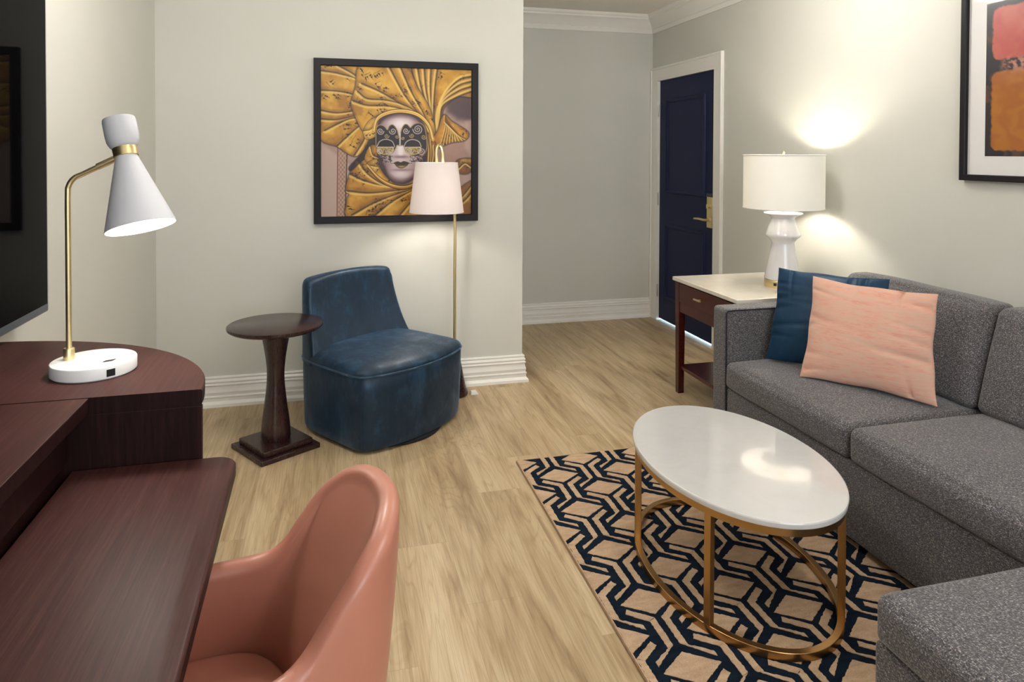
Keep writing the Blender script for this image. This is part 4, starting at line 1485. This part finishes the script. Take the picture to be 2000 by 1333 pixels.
    for (cx, cy, r, tn, s) in ((424, 480, 26, 1.8, 1), (515, 478, 26, 1.6, -1), (612, 475, 24, 1.6, 1), (700, 462, 38, 2.2, -1), (745, 520, 20, 1.4, 1), (420, 628, 24, 1.8, 1), (490, 632, 26, 1.8, -1), (640, 626, 28, 1.8, 1),
                              (728, 628, 28, 1.8, -1), (545, 520, 14, 1.2, 1), (590, 530, 13, 1.2, -1), (655, 510, 18, 1.4, -1), (470, 515, 18, 1.4, 1)):
        swirl(cx, cy, r, tn, s, col=(196, 186, 182) if r > 20 else (172, 150, 110))
    for cx in (464, 662):
        e = catmull([(cx - 60, 592), (cx - 40, 562), (cx, 548), (cx + 42, 562), (cx + 58, 590), (cx, 594)], 5, True)
        d, m = c.poly(e, 3)
        c.put(m, lin((10, 8, 11)))
        c.put(c.line([(cx - 66, 596), (cx - 44, 556), (cx, 540), (cx + 46, 556), (cx + 64, 594)], 5.5), lin((192, 180, 176)))
        c.put(c.line([(cx - 62, 600), (cx, 600), (cx + 62, 600)], 5), lin((206, 194, 176)))
    for k in range(8):
        c.put(1 - smooth(4, 8, np.hypot(X - 568, Y - (500 + 13 * k))), lin((212, 204, 196)))
    for (x0, x1) in ((425, 510), (640, 745)):
        for k in range(60):
            x, y = rs.uniform(x0, x1), rs.uniform(664, 712)
            c.put((1 - smooth(3, 6, np.hypot(X - x, Y - y))) * 0.8, lin((40, 30, 38)))
    # golden band round the brow and under the chin
    brow = [(378, 480), (400, 392), (470, 345), (580, 326), (700, 352), (780, 430), (812, 540)]
    for off, w, cc in ((0, 30, (204, 158, 66)), (15, 7, (60, 36, 18)), (-15, 6, (60, 36, 18)), (-8, 7, (244, 216, 140)), (6, 5, (236, 200, 116))):
        c.put(c.line([(x + (x - 580) / 300 * -off * 0.4, y + off) for x, y in brow], w, 5), lin(cc))
    chin = [(330, 740), (400, 822), (480, 878), (574, 904), (660, 888), (730, 820)]
    for off, w, cc in ((0, 30, (186, 136, 56)), (14, 7, (60, 36, 18)), (-14, 6, (80, 48, 22)), (-6, 8, (236, 198, 118))):
        c.put(c.line([(x, y + off) for x, y in chin], w, 5), lin(cc))
    return np.clip(c.C ** 1.12 * 0.84, 0, 1)


def picture_grid(name, C, P, mat_, parent):
    """C[row from top, col]; P(u, v) gives the 3-D point"""
    ny, nx = C.shape[:2]
    V = [P(i / (nx - 1), j / (ny - 1)) for j in range(ny) for i in range(nx)]
    Fc = [(j * nx + i, j * nx + i + 1, (j + 1) * nx + i + 1, (j + 1) * nx + i) for j in range(ny - 1) for i in range(nx - 1)]
    off = origin(parent)
    me = bpy.data.meshes.new(name)
    me.from_pydata([(a - off.x, b - off.y, z - off.z) for a, b, z in V], [], Fc)
    at = me.color_attributes.new('print', 'FLOAT_COLOR', 'POINT')
    rgba = np.ones((ny * nx, 4), np.float32)
    rgba[:, :3] = C.reshape(-1, 3)
    at.data.foreach_set('color', rgba.ravel())
    me.materials.append(mat_)
    o = bpy.data.objects.new(name, me)
    o.parent = parent
    COL.objects.link(o)
    return o


FX0, FX1, FZ0, FZ1 = -0.108, 0.848, 1.008, 1.957
FW, FD = 0.040, 0.035
pf = thing('framed_picture', ((FX0 + FX1) / 2, YB - 0.02, FZ0), 'square black framed picture of a gold draped carnival mask on the back wall', 'picture')


def frame_g(P, w, h, fw_, depth):
    """P(a, b, d): a across, b up, d out of the wall"""
    prof = [(0, 0), (0, depth), (0.003, depth + 0.002), (fw_ - 0.003, depth), (fw_, depth - 0.004), (fw_, 0.004)]
    rings = []
    for (a, b, sa, sb) in ((0, 0, 1, 1), (w, 0, -1, 1), (w, h, -1, -1), (0, h, 1, -1)):
        rings.append([P(a + sa * q, b + sb * q, d) for q, d in prof])
    rings.append(rings[0])
    return loft_g(rings, False, False, closed=False)


mesh('frame', *frame_g(lambda a, b, d: (FX0 + a, YB - d, FZ0 + b), FX1 - FX0, FZ1 - FZ0, FW, FD), M['frame_black'], pf, sharp=25)
yy = YB - 0.018
picture_grid('print', paint_mask(), lambda u, v: (FX0 + FW + u * (FX1 - FX0 - 2 * FW), yy, FZ1 - FW - v * (FZ1 - FZ0 - 2 * FW)), M['print'], pf)

# abstract picture on the right wall
GY1, GZ0, GW, GH = 2.438, 1.307, 0.95, 0.85
pg = thing('framed_picture', (XR - 0.02, GY1 - GW / 2, GZ0), 'black framed abstract print of red and ochre blocks above the sofa', 'picture')
mesh('frame', *frame_g(lambda a, b, d: (XR - d, GY1 - a, GZ0 + b), GW, GH, 0.026, 0.03), M['frame_black'], pg, sharp=25)
box('mat_board', (XR - 0.012, GY1 - GW + 0.02, GZ0 + 0.02), (XR - 0.010, GY1 - 0.02, GZ0 + GH - 0.02), M['mat_board'], pg, 0)


def paint_abstract():
    c = Canvas(150, 170, 0.73, 0.645)
    X, Y = c.X, c.Y
    n = fbm(X * 22, Y * 22, 31)
    c.C[:] = lin((38, 38, 52))
    c.put(smooth(0.55, 0.75, n), lin((92, 66, 60)))
    n2 = fbm(X * 9 + 4, Y * 9, 33)

    def blob(x0, x1, y0, y1, r):
        dx = np.maximum(np.maximum(x0 + r - X, X - (x1 - r)), 0)
        dy = np.maximum(np.maximum(y0 + r - Y, Y - (y1 - r)), 0)
        d = np.hypot(dx, dy) - r + 0.012 * (fbm(X * 60, Y * 60, 35) - 0.5)
        return 1 - smooth(-0.003, 0.004, d)

    m = blob(0.030, 0.70, 0.025, 0.240, 0.03)
    c.put(m, lin((206, 112, 100)))
    c.put(m * smooth(0.35, 0.8, n2), lin((196, 76, 82)))
    m = blob(0.028, 0.70, 0.290, 0.620, 0.025)
    c.put(m, lin((188, 124, 52)))
    sw = 0.5 + 0.5 * np.sin(40 * fbm(X * 4, Y * 6, 37) + 3)
    c.put(m * sw * 0.5, lin((166, 92, 42)))
    m = (1 - smooth(0.0, 0.05, np.abs(Y - 0.265))) * smooth(0.06, 0.1, X) * (X < 0.3) * smooth(0.4, 0.6, fbm(X * 70, Y * 70, 39))
    c.put(m, lin((212, 150, 136)))
    return np.clip(c.C * np.array([0.72, 0.66, 0.62]), 0, 1)


xx = XR - 0.0125
picture_grid('print', paint_abstract(), lambda u, v: (xx, GY1 - 0.108 - u * 0.73, GZ0 + GH - 0.105 - v * 0.64), M['print_glazed'], pg)
